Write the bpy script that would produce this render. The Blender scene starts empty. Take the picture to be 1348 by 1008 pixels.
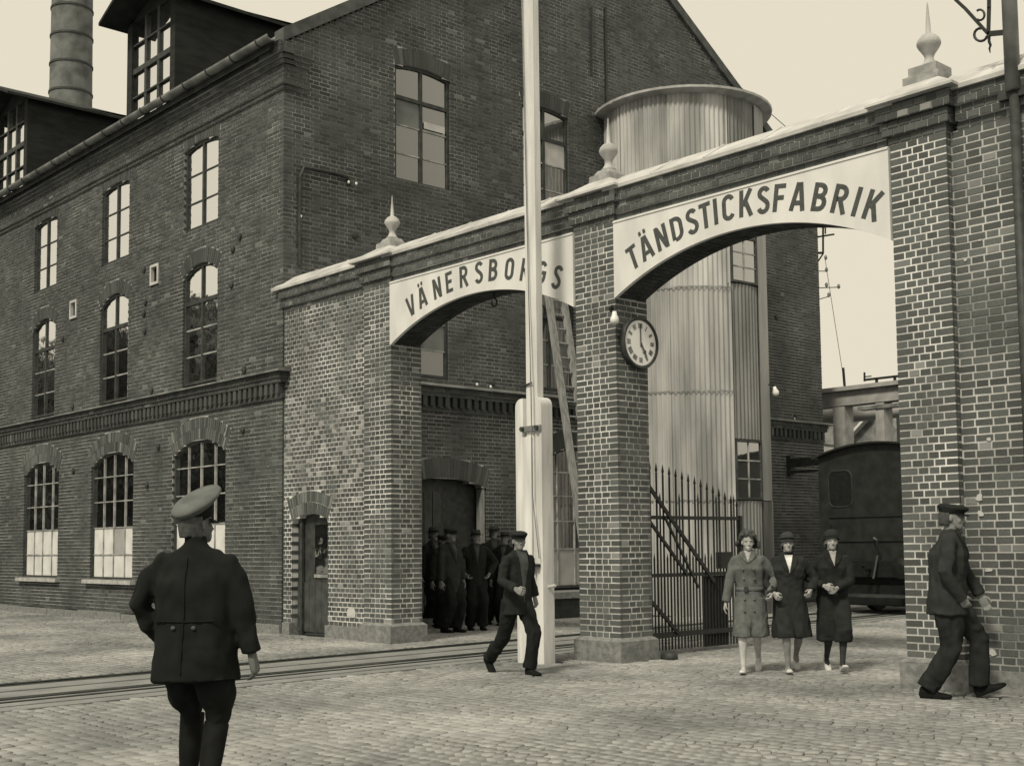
import bpy, bmesh, math, random
from mathutils import Vector, Matrix, noise
random.seed(7)
rnd = random.random
def ru(a, b): return a + (b - a) * random.random()
D = bpy.data
scene = bpy.context.scene
COL = scene.collection

# ------------------------------------------------------------------ camera
W0, H0 = 1348.0, 1008.0
FPX, PX, PY = 1653.44, 674.0, 592.03
YAW, PITCH, ROLL = math.radians(47.94976), math.radians(4.41882), math.radians(-0.55643)
CAMZ = 1.5
_F = Vector((-math.sin(YAW) * math.cos(PITCH), math.cos(YAW) * math.cos(PITCH), math.sin(PITCH)))
_r = Vector((math.cos(YAW), math.sin(YAW), 0)); _u = _r.cross(_F)
CR = _r * math.cos(ROLL) + _u * math.sin(ROLL)
CU = _r * -math.sin(ROLL) + _u * math.cos(ROLL)
cam = D.cameras.new('camera'); camo = D.objects.new('camera', cam); COL.objects.link(camo)
camo.matrix_world = Matrix(((CR.x, CU.x, -_F.x, 0), (CR.y, CU.y, -_F.y, 0), (CR.z, CU.z, -_F.z, CAMZ), (0, 0, 0, 1)))
cam.sensor_width = 36.0; cam.lens = FPX / W0 * 36.0
cam.shift_y = (PY - H0 / 2) / W0
cam.clip_start = 0.1; cam.clip_end = 1500
scene.camera = camo
CAM = Vector((0, 0, CAMZ))
def ray(x, y): return CR * ((x - PX) / FPX) + CU * (-(y - PY) / FPX) + _F
def on(ax, val, x, y):            # photo pixel -> point on an axis-aligned plane
    d = ray(x, y); i = 'xyz'.index(ax); t = (val - CAM[i]) / d[i]; return CAM + d * t
def gnd(x, y): return on('z', 0, x, y)
FLATF = Vector((-math.sin(YAW), math.cos(YAW), 0)); RIGHT = Vector((math.cos(YAW), math.sin(YAW), 0))

# ------------------------------------------------------------------ world, sun, exposure
world = D.worlds.new('World'); scene.world = world; world.use_nodes = True
nt = world.node_tree; nt.nodes.clear()
SUN_EL = math.radians(48); SUN_DIR = Vector((0.24, -0.80, 0)).normalized() * math.cos(SUN_EL) + Vector((0, 0, math.sin(SUN_EL)))
sky = nt.nodes.new('ShaderNodeTexSky'); sky.sky_type = 'NISHITA'; sky.sun_disc = False
sky.sun_elevation = SUN_EL; sky.sun_rotation = math.atan2(SUN_DIR.x, SUN_DIR.y)
sky.dust_density = 6.0; sky.air_density = 1.0; sky.ozone_density = 0.5
bw = nt.nodes.new('ShaderNodeRGBToBW'); nt.links.new(sky.outputs[0], bw.inputs[0])
mr = nt.nodes.new('ShaderNodeMapRange'); mr.inputs[1].default_value = 0; mr.inputs[2].default_value = 30
mr.inputs[3].default_value = 4.1; mr.inputs[4].default_value = 4.45
nt.links.new(bw.outputs[0], mr.inputs[0])          # thick even cloud: only a little of the clear sky's gradient is left
tint = nt.nodes.new('ShaderNodeVectorMath'); tint.operation = 'SCALE'
tint.inputs[0].default_value = (1.0, 0.922, 0.735); nt.links.new(mr.outputs[0], tint.inputs['Scale'])
bg = nt.nodes.new('ShaderNodeBackground'); bg.inputs[1].default_value = 0.10
nt.links.new(tint.outputs[0], bg.inputs[0])
wo = nt.nodes.new('ShaderNodeOutputWorld'); nt.links.new(bg.outputs[0], wo.inputs[0])
sl = D.lights.new('sun', 'SUN'); sl.energy = 1.5; sl.angle = math.radians(10); sl.color = (1.0, 0.922, 0.735)
slo = D.objects.new('sun', sl); COL.objects.link(slo); slo.location = (0, -10, 40)
slo.rotation_euler = (-SUN_DIR).to_track_quat('-Z', 'Y').to_euler()
vs = scene.view_settings; vs.view_transform = 'Standard'; vs.look = 'None'; vs.exposure = 0.93; vs.gamma = 1.0; vs.use_curve_mapping = False

# ------------------------------------------------------------------ materials
def G(v):                           # the toned grey of the print: darks lean green, lights stay warm
    t = min(1.0, max(0.0, v / 0.32))
    return (v * (0.90 + 0.10 * t), v * (1.02 - 0.02 * t), v * (1.02 - 0.02 * t), 1.0)
MATS = {}
def mat(name, v=0.2, rough=0.8, var=0.0, scale=4.0, bump=0.0, bscale=40.0, metal=0.0, island=0.0, stretch=None, spec=0.3, v2=None, contrast=(0.35, 0.65), detail=5, bdist=0.02):
    m = D.materials.new(name); m.use_nodes = True; n = m.node_tree.nodes; L = m.node_tree.links
    b = n['Principled BSDF']; b.inputs['Roughness'].default_value = rough; b.inputs['Metallic'].default_value = metal
    b.inputs['Specular IOR Level'].default_value = spec
    tc = n.new('ShaderNodeTexCoord'); src = tc.outputs['Object']
    if stretch:
        mp = n.new('ShaderNodeMapping'); mp.inputs['Scale'].default_value = stretch; L.new(src, mp.inputs[0]); src = mp.outputs[0]
    b.inputs['Base Color'].default_value = G(v); col = None
    if var or v2 is not None:
        nz = n.new('ShaderNodeTexNoise'); nz.inputs['Scale'].default_value = scale; nz.inputs['Detail'].default_value = detail; L.new(src, nz.inputs['Vector'])
        rp = n.new('ShaderNodeValToRGB'); rp.color_ramp.elements[0].position = contrast[0]; rp.color_ramp.elements[1].position = contrast[1]
        rp.color_ramp.elements[0].color = G(v * (1 - var)); rp.color_ramp.elements[1].color = G(v * (1 + var) if v2 is None else v2)
        L.new(nz.outputs['Fac'], rp.inputs[0]); col = rp.outputs[0]
    if island:
        ge = n.new('ShaderNodeNewGeometry'); oi = n.new('ShaderNodeObjectInfo')
        ad = n.new('ShaderNodeMath'); ad.operation = 'ADD'; L.new(ge.outputs['Random Per Island'], ad.inputs[0]); L.new(oi.outputs['Random'], ad.inputs[1])
        fr = n.new('ShaderNodeMath'); fr.operation = 'FRACT'; L.new(ad.outputs[0], fr.inputs[0])
        r2 = n.new('ShaderNodeMapRange'); r2.inputs[3].default_value = 1 - island; r2.inputs[4].default_value = 1 + island; L.new(fr.outputs[0], r2.inputs[0])
        mx = n.new('ShaderNodeVectorMath'); mx.operation = 'SCALE'
        if col is None: mx.inputs[0].default_value = G(v)[:3]
        else: L.new(col, mx.inputs[0])
        L.new(r2.outputs[0], mx.inputs['Scale']); col = mx.outputs[0]
    if col is not None: L.new(col, b.inputs['Base Color'])
    if bump:
        bz = n.new('ShaderNodeTexNoise'); bz.inputs['Scale'].default_value = bscale; bz.inputs['Detail'].default_value = 6; L.new(src, bz.inputs['Vector'])
        bp = n.new('ShaderNodeBump'); bp.inputs['Strength'].default_value = bump; bp.inputs['Distance'].default_value = bdist
        L.new(bz.outputs['Fac'], bp.inputs['Height']); L.new(bp.outputs[0], b.inputs['Normal'])
    MATS[name] = m; return m

def brick_mat(name, v, pale, pale_amt, zrange=None, var=0.35):
    """brick: tone differs from brick to brick, a share of lime-stained pale bricks, soot in patches"""
    m = D.materials.new(name); m.use_nodes = True; n = m.node_tree.nodes; L = m.node_tree.links
    b = n['Principled BSDF']; b.inputs['Roughness'].default_value = 0.85; b.inputs['Specular IOR Level'].default_value = 0.25
    ge = n.new('ShaderNodeNewGeometry'); oi = n.new('ShaderNodeObjectInfo')
    def math_(op, a, c=None):
        q = n.new('ShaderNodeMath'); q.operation = op
        for i, x in enumerate((a, c)):
            if x is None: continue
            if isinstance(x, (int, float)): q.inputs[i].default_value = x
            else: L.new(x, q.inputs[i])
        return q.outputs[0]
    r1 = math_('FRACT', math_('ADD', ge.outputs['Random Per Island'], oi.outputs['Random']))
    r2 = math_('FRACT', math_('MULTIPLY', r1, 37.31))
    pos = ge.outputs['Position']
    nz = n.new('ShaderNodeTexNoise'); nz.inputs['Scale'].default_value = 0.55; nz.inputs['Detail'].default_value = 4; L.new(pos, nz.inputs['Vector'])
    nf = n.new('ShaderNodeTexNoise'); nf.inputs['Scale'].default_value = 38; nf.inputs['Detail'].default_value = 5; L.new(pos, nf.inputs['Vector'])
    tone = math_('ADD', 1 - var, math_('MULTIPLY', r1, 2 * var))
    tone = math_('MULTIPLY', tone, math_('ADD', 0.42, math_('MULTIPLY', nz.outputs['Fac'], 1.16)))
    tone = math_('MULTIPLY', tone, math_('ADD', 0.70, math_('MULTIPLY', nf.outputs['Fac'], 0.60)))
    sc = n.new('ShaderNodeVectorMath'); sc.operation = 'SCALE'; sc.inputs[0].default_value = G(v)[:3]; L.new(tone, sc.inputs['Scale'])
    n2 = n.new('ShaderNodeTexNoise'); n2.inputs['Scale'].default_value = 0.9; n2.inputs['Detail'].default_value = 3; L.new(pos, n2.inputs['Vector'])
    thr = math_('MULTIPLY', n2.outputs['Fac'], pale_amt)
    if zrange:
        sx = n.new('ShaderNodeSeparateXYZ'); L.new(pos, sx.inputs[0])
        up = n.new('ShaderNodeMapRange'); up.inputs[1].default_value = zrange[0] - 0.5; up.inputs[2].default_value = zrange[0] + 0.5; L.new(sx.outputs[2], up.inputs[0])
        dn = n.new('ShaderNodeMapRange'); dn.inputs[1].default_value = zrange[1] + 0.5; dn.inputs[2].default_value = zrange[1] - 0.5; L.new(sx.outputs[2], dn.inputs[0])
        thr = math_('MULTIPLY', thr, math_('ADD', 0.12, math_('MULTIPLY', math_('MULTIPLY', up.outputs[0], dn.outputs[0]), 0.88)))
    isp = math_('LESS_THAN', r2, thr)
    isp = math_('MULTIPLY', isp, math_('ADD', 0.35, math_('MULTIPLY', math_('FRACT', math_('MULTIPLY', r1, 91.7)), 0.65)))
    mx = n.new('ShaderNodeMix'); mx.data_type = 'RGBA'; L.new(isp, mx.inputs[0]); L.new(sc.outputs[0], mx.inputs[6]); mx.inputs[7].default_value = G(pale)
    L.new(mx.outputs[2], b.inputs['Base Color'])
    bp = n.new('ShaderNodeBump'); bp.inputs['Strength'].default_value = 0.5; bp.inputs['Distance'].default_value = 0.006
    L.new(nf.outputs['Fac'], bp.inputs['Height']); L.new(bp.outputs[0], b.inputs['Normal'])
    MATS[name] = m; return m

def glass_mat(name, low=0.16, high=0.85):
    """old window glass: mirrors the sky more the flatter one looks at it, dark room behind"""
    m = D.materials.new(name); m.use_nodes = True; n = m.node_tree.nodes; L = m.node_tree.links
    b = n['Principled BSDF']; b.inputs['Base Color'].default_value = G(0.018); b.inputs['Roughness'].default_value = 0.4
    out = n['Material Output']; gl = n.new('ShaderNodeBsdfGlossy'); gl.inputs['Roughness'].default_value = 0.03; gl.inputs[0].default_value = (0.95, 0.95, 0.95, 1)
    lw = n.new('ShaderNodeLayerWeight'); lw.inputs[0].default_value = 0.5
    r = n.new('ShaderNodeMapRange'); r.interpolation_type = 'SMOOTHSTEP'; r.inputs[1].default_value = 0.18; r.inputs[2].default_value = 0.55
    r.inputs[3].default_value = low; r.inputs[4].default_value = high; L.new(lw.outputs['Facing'], r.inputs[0])
    mx = n.new('ShaderNodeMixShader'); L.new(r.outputs[0], mx.inputs[0]); L.new(b.outputs[0], mx.inputs[1]); L.new(gl.outputs[0], mx.inputs[2])
    tc = n.new('ShaderNodeTexCoord'); nz = n.new('ShaderNodeTexNoise'); nz.inputs['Scale'].default_value = 2.2; L.new(tc.outputs['Object'], nz.inputs['Vector'])
    bp = n.new('ShaderNodeBump'); bp.inputs['Strength'].default_value = 0.06; bp.inputs['Distance'].default_value = 0.05; L.new(nz.outputs['Fac'], bp.inputs['Height']); L.new(bp.outputs[0], gl.inputs['Normal'])
    L.new(mx.outputs[0], out.inputs[0]); MATS[name] = m; return m

M_BRICK_GATE = brick_mat('gate_brick', 0.098, 0.26, 0.06, var=0.28)
M_BRICK_LWALL = brick_mat('stained_gate_brick', 0.095, 0.33, 0.42, (2.0, 3.9))
M_BRICK_FAC = brick_mat('factory_brick', 0.073, 0.17, 0.03, var=0.26)
M_BRICK_ARCH = brick_mat('arch_brick', 0.105, 0.26, 0.10)
M_MORTAR_G = mat('light_lime_mortar', 0.52, 0.95, var=0.42, scale=1.6, bump=0.3, bscale=60)
M_MORTAR_R = mat('dirty_lime_mortar', 0.34, 0.95, var=0.6, scale=0.8, bump=0.3, bscale=60)
M_MORTAR_F = mat('weathered_mortar', 0.30, 0.95, var=0.45, scale=0.9, bump=0.3, bscale=60)
M_STONE = mat('granite_plinth', 0.20, 0.85, var=0.25, scale=14, bump=0.35, bscale=50)
M_FINIAL = mat('pale_cast_zinc', 0.40, 0.6, var=0.2, scale=6, bump=0.15, bscale=30)
M_ZINC = mat('pale_zinc_sheet', 0.48, 0.55, var=0.22, scale=3.0, detail=9, bump=0.12, bscale=6, spec=0.4)
M_SIGN = mat('white_sign_paint', 0.66, 0.6, var=0.09, scale=1.8, bump=0.06, bscale=9, stretch=(1.5, 1, 0.5), detail=9)
M_LETTER = mat('dark_letter_paint', 0.07, 0.5, var=0.2, scale=20)
M_WHITE = mat('white_pole_paint', 0.64, 0.6, var=0.16, scale=5, detail=9, stretch=(2, 2, 0.22), bump=0.1, bscale=25)
M_WHITEPANEL = mat('whitewashed_panel', 0.62, 0.8, var=0.12, scale=2.5)
M_GREYPANEL = mat('grey_panel', 0.33, 0.8, var=0.1, scale=3)
M_FRAME = mat('dark_window_frame', 0.045, 0.6, var=0.3, scale=8)
M_BAR = mat('pale_glazing_bar', 0.30, 0.6, var=0.35, scale=5)
M_BARDK = mat('dark_glazing_bar', 0.06, 0.6, var=0.3, scale=5)
M_GLASS = glass_mat('window_glass')
M_CURTAIN = mat('pale_blind', 0.48, 0.9, var=0.15, scale=3)
M_CURTAIN2 = mat('grey_blind', 0.17, 0.9, var=0.15, scale=3)
M_TAR = mat('tarred_roofing', 0.022, 0.85, var=0.4, scale=3, bump=0.3, bscale=12)
M_CHEEK = mat('tarred_boarding', 0.020, 0.85, var=0.35, scale=2, bump=0.3, bscale=18, stretch=(1, 1, 4))
M_GUTTER = mat('grey_zinc_gutter', 0.19, 0.5, var=0.35, scale=3, spec=0.5)
M_IRON = mat('black_wrought_iron', 0.018, 0.55, var=0.3, scale=12, spec=0.4)
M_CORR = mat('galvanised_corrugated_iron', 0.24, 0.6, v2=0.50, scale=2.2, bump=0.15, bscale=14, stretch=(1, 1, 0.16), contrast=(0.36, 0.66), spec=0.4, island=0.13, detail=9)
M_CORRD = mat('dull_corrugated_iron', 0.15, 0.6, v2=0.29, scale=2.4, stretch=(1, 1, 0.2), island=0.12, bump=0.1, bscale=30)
M_WOOD = mat('weathered_wood', 0.17, 0.85, v2=0.29, scale=6, stretch=(3, 3, 0.5), bump=0.3, bscale=20)
M_CONC = mat('grey_timber_trestle', 0.36, 0.85, var=0.2, scale=3)
M_LOCO = mat('soot_black_locomotive_paint', 0.022, 0.42, var=0.3, scale=4, spec=0.45, bump=0.05, bscale=8)
M_LOCO2 = mat('oily_running_gear', 0.012, 0.5, var=0.3, scale=10)
M_STEEL = mat('worn_rail_steel', 0.05, 0.35, var=0.3, scale=6, metal=0.4, spec=0.5)
M_CLOCKF = mat('white_enamel_dial', 0.85, 0.3, var=0.03, scale=3)
M_BULB = mat('white_glass_bulb', 0.75, 0.25)
M_SETT = mat('granite_sett', 0.245, 0.8, var=0.34, scale=0.5, island=0.18, bump=0.45, bscale=70, bdist=0.006)
M_DIRT = mat('dusty_ground', 0.13, 0.95, var=0.3, scale=1.2, bump=0.6, bscale=22)
M_SLAB = mat('track_slab', 0.22, 0.85, var=0.16, scale=2.0, bump=0.3, bscale=25)

# ------------------------------------------------------------------ mesh helpers
WLOC = {}                          # world location of every root / part (for building parts in world space)
class MB:
    def __init__(s): s.v = []; s.f = []; s.m = []
    def poly(s, pts, mi=0):
        k = len(s.v); s.v.extend(pts); s.f.append(tuple(range(k, k + len(pts)))); s.m.append(mi)
    def box(s, a, b, mi=0):
        (x0, y0, z0), (x1, y1, z1) = a, b; k = len(s.v)
        s.v.extend([(x0, y0, z0), (x1, y0, z0), (x1, y1, z0), (x0, y1, z0), (x0, y0, z1), (x1, y0, z1), (x1, y1, z1), (x0, y1, z1)])
        for q in ((3, 2, 1, 0), (4, 5, 6, 7), (0, 1, 5, 4), (1, 2, 6, 5), (2, 3, 7, 6), (3, 0, 4, 7)):
            s.f.append(tuple(k + i for i in q)); s.m.append(mi)
    def prism(s, poly, ext, mi=0):              # polygon (list of Vectors) extruded by vector
        k = len(s.v); n = len(poly); ext = Vector(ext)
        s.v.extend([tuple(p) for p in poly]); s.v.extend([tuple(Vector(p) + ext) for p in poly])
        s.f.append(tuple(range(k + n - 1, k - 1, -1))); s.m.append(mi)
        s.f.append(tuple(range(k + n, k + 2 * n))); s.m.append(mi)
        for i in range(n):
            j = (i + 1) % n; s.f.append((k + i, k + j, k + n + j, k + n + i)); s.m.append(mi)
    def rings(s, rings, mi=0, cap=True, closed=True):
        k = len(s.v); n = len(rings[0])
        for r in rings: s.v.extend([tuple(p) for p in r])
        for a in range(len(rings) - 1):
            for i in range(n if closed else n - 1):
                j = (i + 1) % n
                s.f.append((k + a * n + i, k + a * n + j, k + (a + 1) * n + j, k + (a + 1) * n + i)); s.m.append(mi)
        if cap and closed:
            s.f.append(tuple(range(k + n - 1, k - 1, -1))); s.m.append(mi)
            e = k + (len(rings) - 1) * n; s.f.append(tuple(range(e, e + n))); s.m.append(mi)
    def path(s, pts, rad, n=8, mi=0, squash=None, round_ends=False):
        pts = [Vector(p) for p in pts]
        if not isinstance(rad, (list, tuple)): rad = [rad] * len(pts)
        rad = list(rad)
        if round_ends:
            d0 = (pts[0] - pts[1]).normalized(); d1 = (pts[-1] - pts[-2]).normalized()
            pts = [pts[0] + d0 * rad[0] * 0.85, pts[0] + d0 * rad[0] * 0.5] + pts + [pts[-1] + d1 * rad[-1] * 0.5, pts[-1] + d1 * rad[-1] * 0.85]
            rad = [rad[0] * 0.45, rad[0] * 0.85] + rad + [rad[-1] * 0.85, rad[-1] * 0.45]
        out = []; up = None
        for i, p in enumerate(pts):
            t = (pts[min(i + 1, len(pts) - 1)] - pts[max(i - 1, 0)]).normalized()
            if up is None: up = Vector((0, 0, 1)) if abs(t.z) < 0.9 else Vector((0, 1, 0))
            a = t.cross(up).normalized(); b = a.cross(t).normalized(); up = b
            out.append([p + a * math.cos(q) * rad[i] + b * math.sin(q) * rad[i] for q in (2 * math.pi * j / n for j in range(n))])
        s.rings(out, mi)
    def tube(s, p0, p1, r0, r1=None, n=8, mi=0): s.path([p0, p1], [r0, r0 if r1 is None else r1], n, mi)
    def bar(s, p0, p1, w, h, mi=0, up=(0, 0, 1)):
        p0 = Vector(p0); p1 = Vector(p1); t = (p1 - p0).normalized(); u = Vector(up)
        if abs(t.dot(u)) > 0.95: u = Vector((0, 1, 0))
        a = t.cross(u).normalized() * w / 2; b = a.cross(t).normalized() * h / 2
        s.rings([[p + a + b, p - a + b, p - a - b, p + a - b] for p in (p0, p1)], mi)
    def lathe(s, c, prof, n=16, mi=0):
        c = Vector(c); s.rings([[c + Vector((r * math.cos(q), r * math.sin(q), z)) for q in (2 * math.pi * j / n for j in range(n))] for r, z in prof], mi)
    def ell(s, c, rx, ry, rz, n=12, m=7, mi=0, rot=None):
        c = Vector(c); R = []
        for i in range(m):
            ph = -math.pi / 2 + math.pi * (i + 0.5) / m
            ring = []
            for j in range(n):
                q = 2 * math.pi * j / n; p = Vector((rx * math.cos(ph) * math.cos(q), ry * math.cos(ph) * math.sin(q), rz * math.sin(ph)))
                if rot is not None: p = rot @ p
                ring.append(c + p)
            R.append(ring)
        s.rings(R, mi)
    def mesh(s, name, off=None):
        me = D.meshes.new(name); o = off or (0, 0, 0)
        me.from_pydata([(p[0] - o[0], p[1] - o[1], p[2] - o[2]) for p in s.v], [], s.f)
        if any(s.m): me.polygons.foreach_set('material_index', s.m)
        return me
    def build(s, name, mats, parent=None, smooth=False, kind=None, label=None, fix=False):
        me = s.mesh(name, WLOC.get(parent.name) if parent else None)
        if fix:
            bm = bmesh.new(); bm.from_mesh(me); bmesh.ops.recalc_face_normals(bm, faces=bm.faces); bm.to_mesh(me); bm.free()
        for q in (mats if isinstance(mats, (list, tuple)) else [mats]): me.materials.append(q)
        if smooth: me.polygons.foreach_set('use_smooth', [True] * len(me.polygons))
        o = D.objects.new(name, me); COL.objects.link(o)
        if parent:
            o.parent = parent; WLOC[o.name] = WLOC.get(parent.name, (0, 0, 0))
        else: WLOC[o.name] = (0, 0, 0)
        if kind: o['kind'] = kind
        if label: o['label'] = label
        return o
def thing(name, label, cat, loc=(0, 0, 0), group=None, rotz=0, local=False):
    o = D.objects.new(name, None); COL.objects.link(o); o.location = loc; o.rotation_euler = (0, 0, rotz)
    o.empty_display_size = 0.2; o['label'] = label; o['category'] = cat
    if group: o['group'] = group
    WLOC[o.name] = (0, 0, 0) if local else tuple(loc)
    return o
def tag(o, label, cat, group=None):
    o['label'] = label; o['category'] = cat
    if group: o['group'] = group
    return o
def struct(o): o['kind'] = 'structure'; return o
def shade_auto(o, ang=35):
    me = o.data; bm = bmesh.new(); bm.from_mesh(me)
    for e in bm.edges: e.smooth = not (len(e.link_faces) == 2 and e.calc_face_angle(0) > math.radians(ang))
    for f in bm.faces: f.smooth = True
    bm.to_mesh(me); bm.free(); return o

# ------------------------------------------------------------------ brickwork
COURSE, JOINT = 0.08, 0.016
GJ = 0.019                         # wide struck joints of the gateway
class Opening:                     # u-centre, half width, sill, spring, rise of a segmental arch, ring thickness
    def __init__(s, u, hw, z0, spring, rise=0.0, ring=0.0):
        s.u, s.hw, s.z0, s.sp, s.rise, s.ring = u, hw, z0, spring, rise, ring
        if rise > 0:
            s.R = (hw * hw + rise * rise) / (2 * rise); s.zc = spring + rise - s.R; s.th = math.asin(min(1, hw / s.R))
    def top(s, u):
        if s.rise <= 0: return s.sp
        d = min(abs(u - s.u), s.hw); return s.zc + math.sqrt(max(0, s.R ** 2 - d * d))
    def half(s, z):
        if z < s.z0 - 1e-6: return 0
        if z <= s.sp: return s.hw
        if s.rise <= 0: return 0
        q = s.R ** 2 - (z - s.zc) ** 2; return math.sqrt(q) if q > 0 else 0
    def half_ring(s, z):            # with the ring of arch bricks round the head
        if z < s.z0 - 1e-6: return 0
        if z <= s.sp or s.ring <= 0: return s.half(z)
        if s.rise <= 0: return s.hw + 0.02 + (z - s.sp) * 0.25 if z < s.sp + s.ring else 0
        q = (s.R + s.ring) ** 2 - (z - s.zc) ** 2
        return min(math.sqrt(q), (z - s.zc) * math.tan(s.th) + 0.01) if q > 0 else 0
def cut(a, b, holes):
    seg = [(a, b)]
    for h0, h1 in holes:
        nx = []
        for x0, x1 in seg:
            if h1 <= x0 or h0 >= x1: nx.append((x0, x1)); continue
            if h0 > x0: nx.append((x0, h0))
            if h1 < x1: nx.append((h1, x1))
        seg = nx
    return seg
def layout(u0, u1, row, bond):
    out = []
    L = u1 - u0
    if bond == 'pier':
        if row % 2 == 0:
            e = min(0.20, L / 3); n = max(1, round((L - 2 * e) / 0.135)); w = (L - 2 * e) / n
            xs = [u0, u0 + e] + [u0 + e + w * (i + 1) for i in range(n)] + [u1]
        else:
            n = max(1, round(L / 0.14)); xs = [u0 + L * i / n for i in range(n + 1)]
        return list(zip(xs[:-1], xs[1:]))
    if bond == 'header': pitch = [0.134]; off = 0.067 * (row % 2)
    elif bond == 'flem': pitch = [0.256, 0.134]; off = 0.195 * (row % 2)
    elif bond == 'cross': pitch = [0.262] if row % 2 else [0.131]; off = (0.0655 if row % 2 == 0 else 0.131 * ((row // 2) % 2))
    else: pitch = [0.20, 0.14]; off = 0.17 * (row % 2)
    x = u0 - off - 0.0; i = 0
    while x < u1:
        w = pitch[i % len(pitch)]
        a, b = max(x, u0), min(x + w, u1)
        if b - a > 0.035: out.append((a, b))
        elif out and b - a > 0 and b >= u1: out[-1] = (out[-1][0], u1)
        x += w; i += 1
    return out
class Wall:
    """a brick skin on a vertical plane: every brick its own block, mortar set back behind it"""
    def __init__(s, O, U, N): s.O = Vector(O); s.U = Vector(U); s.N = Vector(N); s.br = []; s.back = MB()
    def P(s, u, z, d=0.0): return tuple(s.O + s.U * u + s.N * d + Vector((0, 0, z)))
    def fill(s, u0, u1, z0, z1, bond='flem', openings=(), top=None, inset=0.006, reveal=0.0, left=None, right=None, J=None):
        J = J or JOINT
        rows = int(round((z1 - z0) / COURSE)); ch = (z1 - z0) / rows
        for r in range(rows):
            za, zb = z0 + r * ch, z0 + (r + 1) * ch; zm = (za + zb) / 2
            a0 = u0 if left is None else max(u0, left(zm)); b0 = u1 if right is None else min(u1, right(zm))
            if b0 - a0 < 0.05: continue
            ho = []; hb = []
            for o in openings:
                h = o.half_ring(zm)
                if h > 0: ho.append((o.u - h, o.u + h))
                h = o.half(zm)
                if h > 0: hb.append((o.u - h, o.u + h))
            for a, b in cut(a0, b0, hb):
                s.back.poly([s.P(a, za, -inset), s.P(b, za, -inset), s.P(b, zb, -inset), s.P(a, zb, -inset)])
                if reveal:
                    for e in (a, b):
                        w_ = 0.006 if e == a else -0.006
                        if a0 + 1e-4 < e < b0 - 1e-4: s.back.poly([s.P(e + w_, za, -inset), s.P(e + w_, zb, -inset), s.P(e + w_, zb, -reveal), s.P(e + w_, za, -reveal)])
            segs = cut(a0, b0, ho)
            for (a, b) in (layout(u0, u1, r, bond) if bond != 'pier' else layout(a0, b0, r, bond)):
                for x0, x1 in segs:
                    c, d = max(a, x0), min(b, x1)
                    if d - c > 0.03: s.br.append((c + (J / 2 if c > x0 + .001 else 0), d - (J / 2 if d < x1 - .001 else 0), za + J / 2, zb - J / 2))
    def emit(s, mb, br, depth=0.10):
        o, U, N = s.O, s.U, s.N
        for (a, b, z0, z1) in br:
            d = ru(-0.002, 0.003); j = lambda: ru(-0.0016, 0.0016)
            f = [s.P(a + j(), z0 + j(), d + j()), s.P(b + j(), z0 + j(), d + j()), s.P(b + j(), z1 + j(), d + j()), s.P(a + j(), z1 + j(), d + j())]
            nd = N * -depth; k = len(mb.v); mb.v.extend(f); mb.v.extend([(p[0] + nd.x, p[1] + nd.y, p[2] + nd.z) for p in f])
            mb.f.extend([(k, k + 1, k + 2, k + 3), (k + 1, k, k + 4, k + 5), (k + 2, k + 1, k + 5, k + 6), (k + 3, k + 2, k + 6, k + 7), (k, k + 3, k + 7, k + 4)]); mb.m.extend([0] * 5)
UNITB = []
def unit_bricks(m):
    key = m.name
    for k, l in UNITB:
        if k == key: return l
    l = []
    for i in range(4):
        b = MB(); j = lambda: ru(-0.008, 0.008)
        f = [(-.5 + j(), 0, -.5 + 3 * j()), (.5 + j(), 0, -.5 + 3 * j()), (.5 + j(), 0, .5 + 3 * j()), (-.5 + j(), 0, .5 + 3 * j())]
        b.v = f + [(p[0], 1, p[2]) for p in f]
        b.f = [(0, 1, 2, 3), (1, 0, 4, 5), (2, 1, 5, 6), (3, 2, 6, 7), (0, 3, 7, 4)]; b.m = [0] * 5
        me = b.mesh('brick'); me.materials.append(m); l.append(me)
    UNITB.append((key, l)); return l
def single_bricks(wall, br, m, parent, depth=0.10):
    """bricks that can be picked out one by one: objects sharing a few meshes (front face towards -Y turned to the wall's normal)"""
    ms = unit_bricks(m); pl = Vector(WLOC[parent.name]); ang = math.atan2(wall.U.y, wall.U.x)
    for (a, b, z0, z1) in br:
        o = D.objects.new('brick', random.choice(ms)); COL.objects.link(o); o.parent = parent
        o.location = Vector(wall.P((a + b) / 2, (z0 + z1) / 2, ru(-0.002, 0.003))) - pl
        o.rotation_euler = (0, ru(-0.006, 0.006), ang); o.scale = (b - a, depth, z1 - z0)
def voussoirs(mb, wall, o, ring, d0=0.004, depth=0.14, rows=1, w=0.075):
    """wedge bricks of a segmental arch over an opening"""
    for k in range(rows):
        r0 = o.R + ring * k / rows + 0.004; r1 = o.R + ring * (k + 1) / rows - 0.006
        n = max(3, int(round(2 * o.th * r0 / w)))
        for i in range(n):
            a0 = -o.th + 2 * o.th * i / n + 0.006 / r0; a1 = -o.th + 2 * o.th * (i + 1) / n - 0.006 / r0
            d = d0 + ru(-0.003, 0.003)
            q = [(r0, a0), (r0, a1), (r1, a1), (r1, a0)]
            f = [wall.P(o.u + r * math.sin(a), o.zc + r * math.cos(a), d) for r, a in q]
            mb.prism([Vector(p) for p in f], wall.N * -depth)
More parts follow.
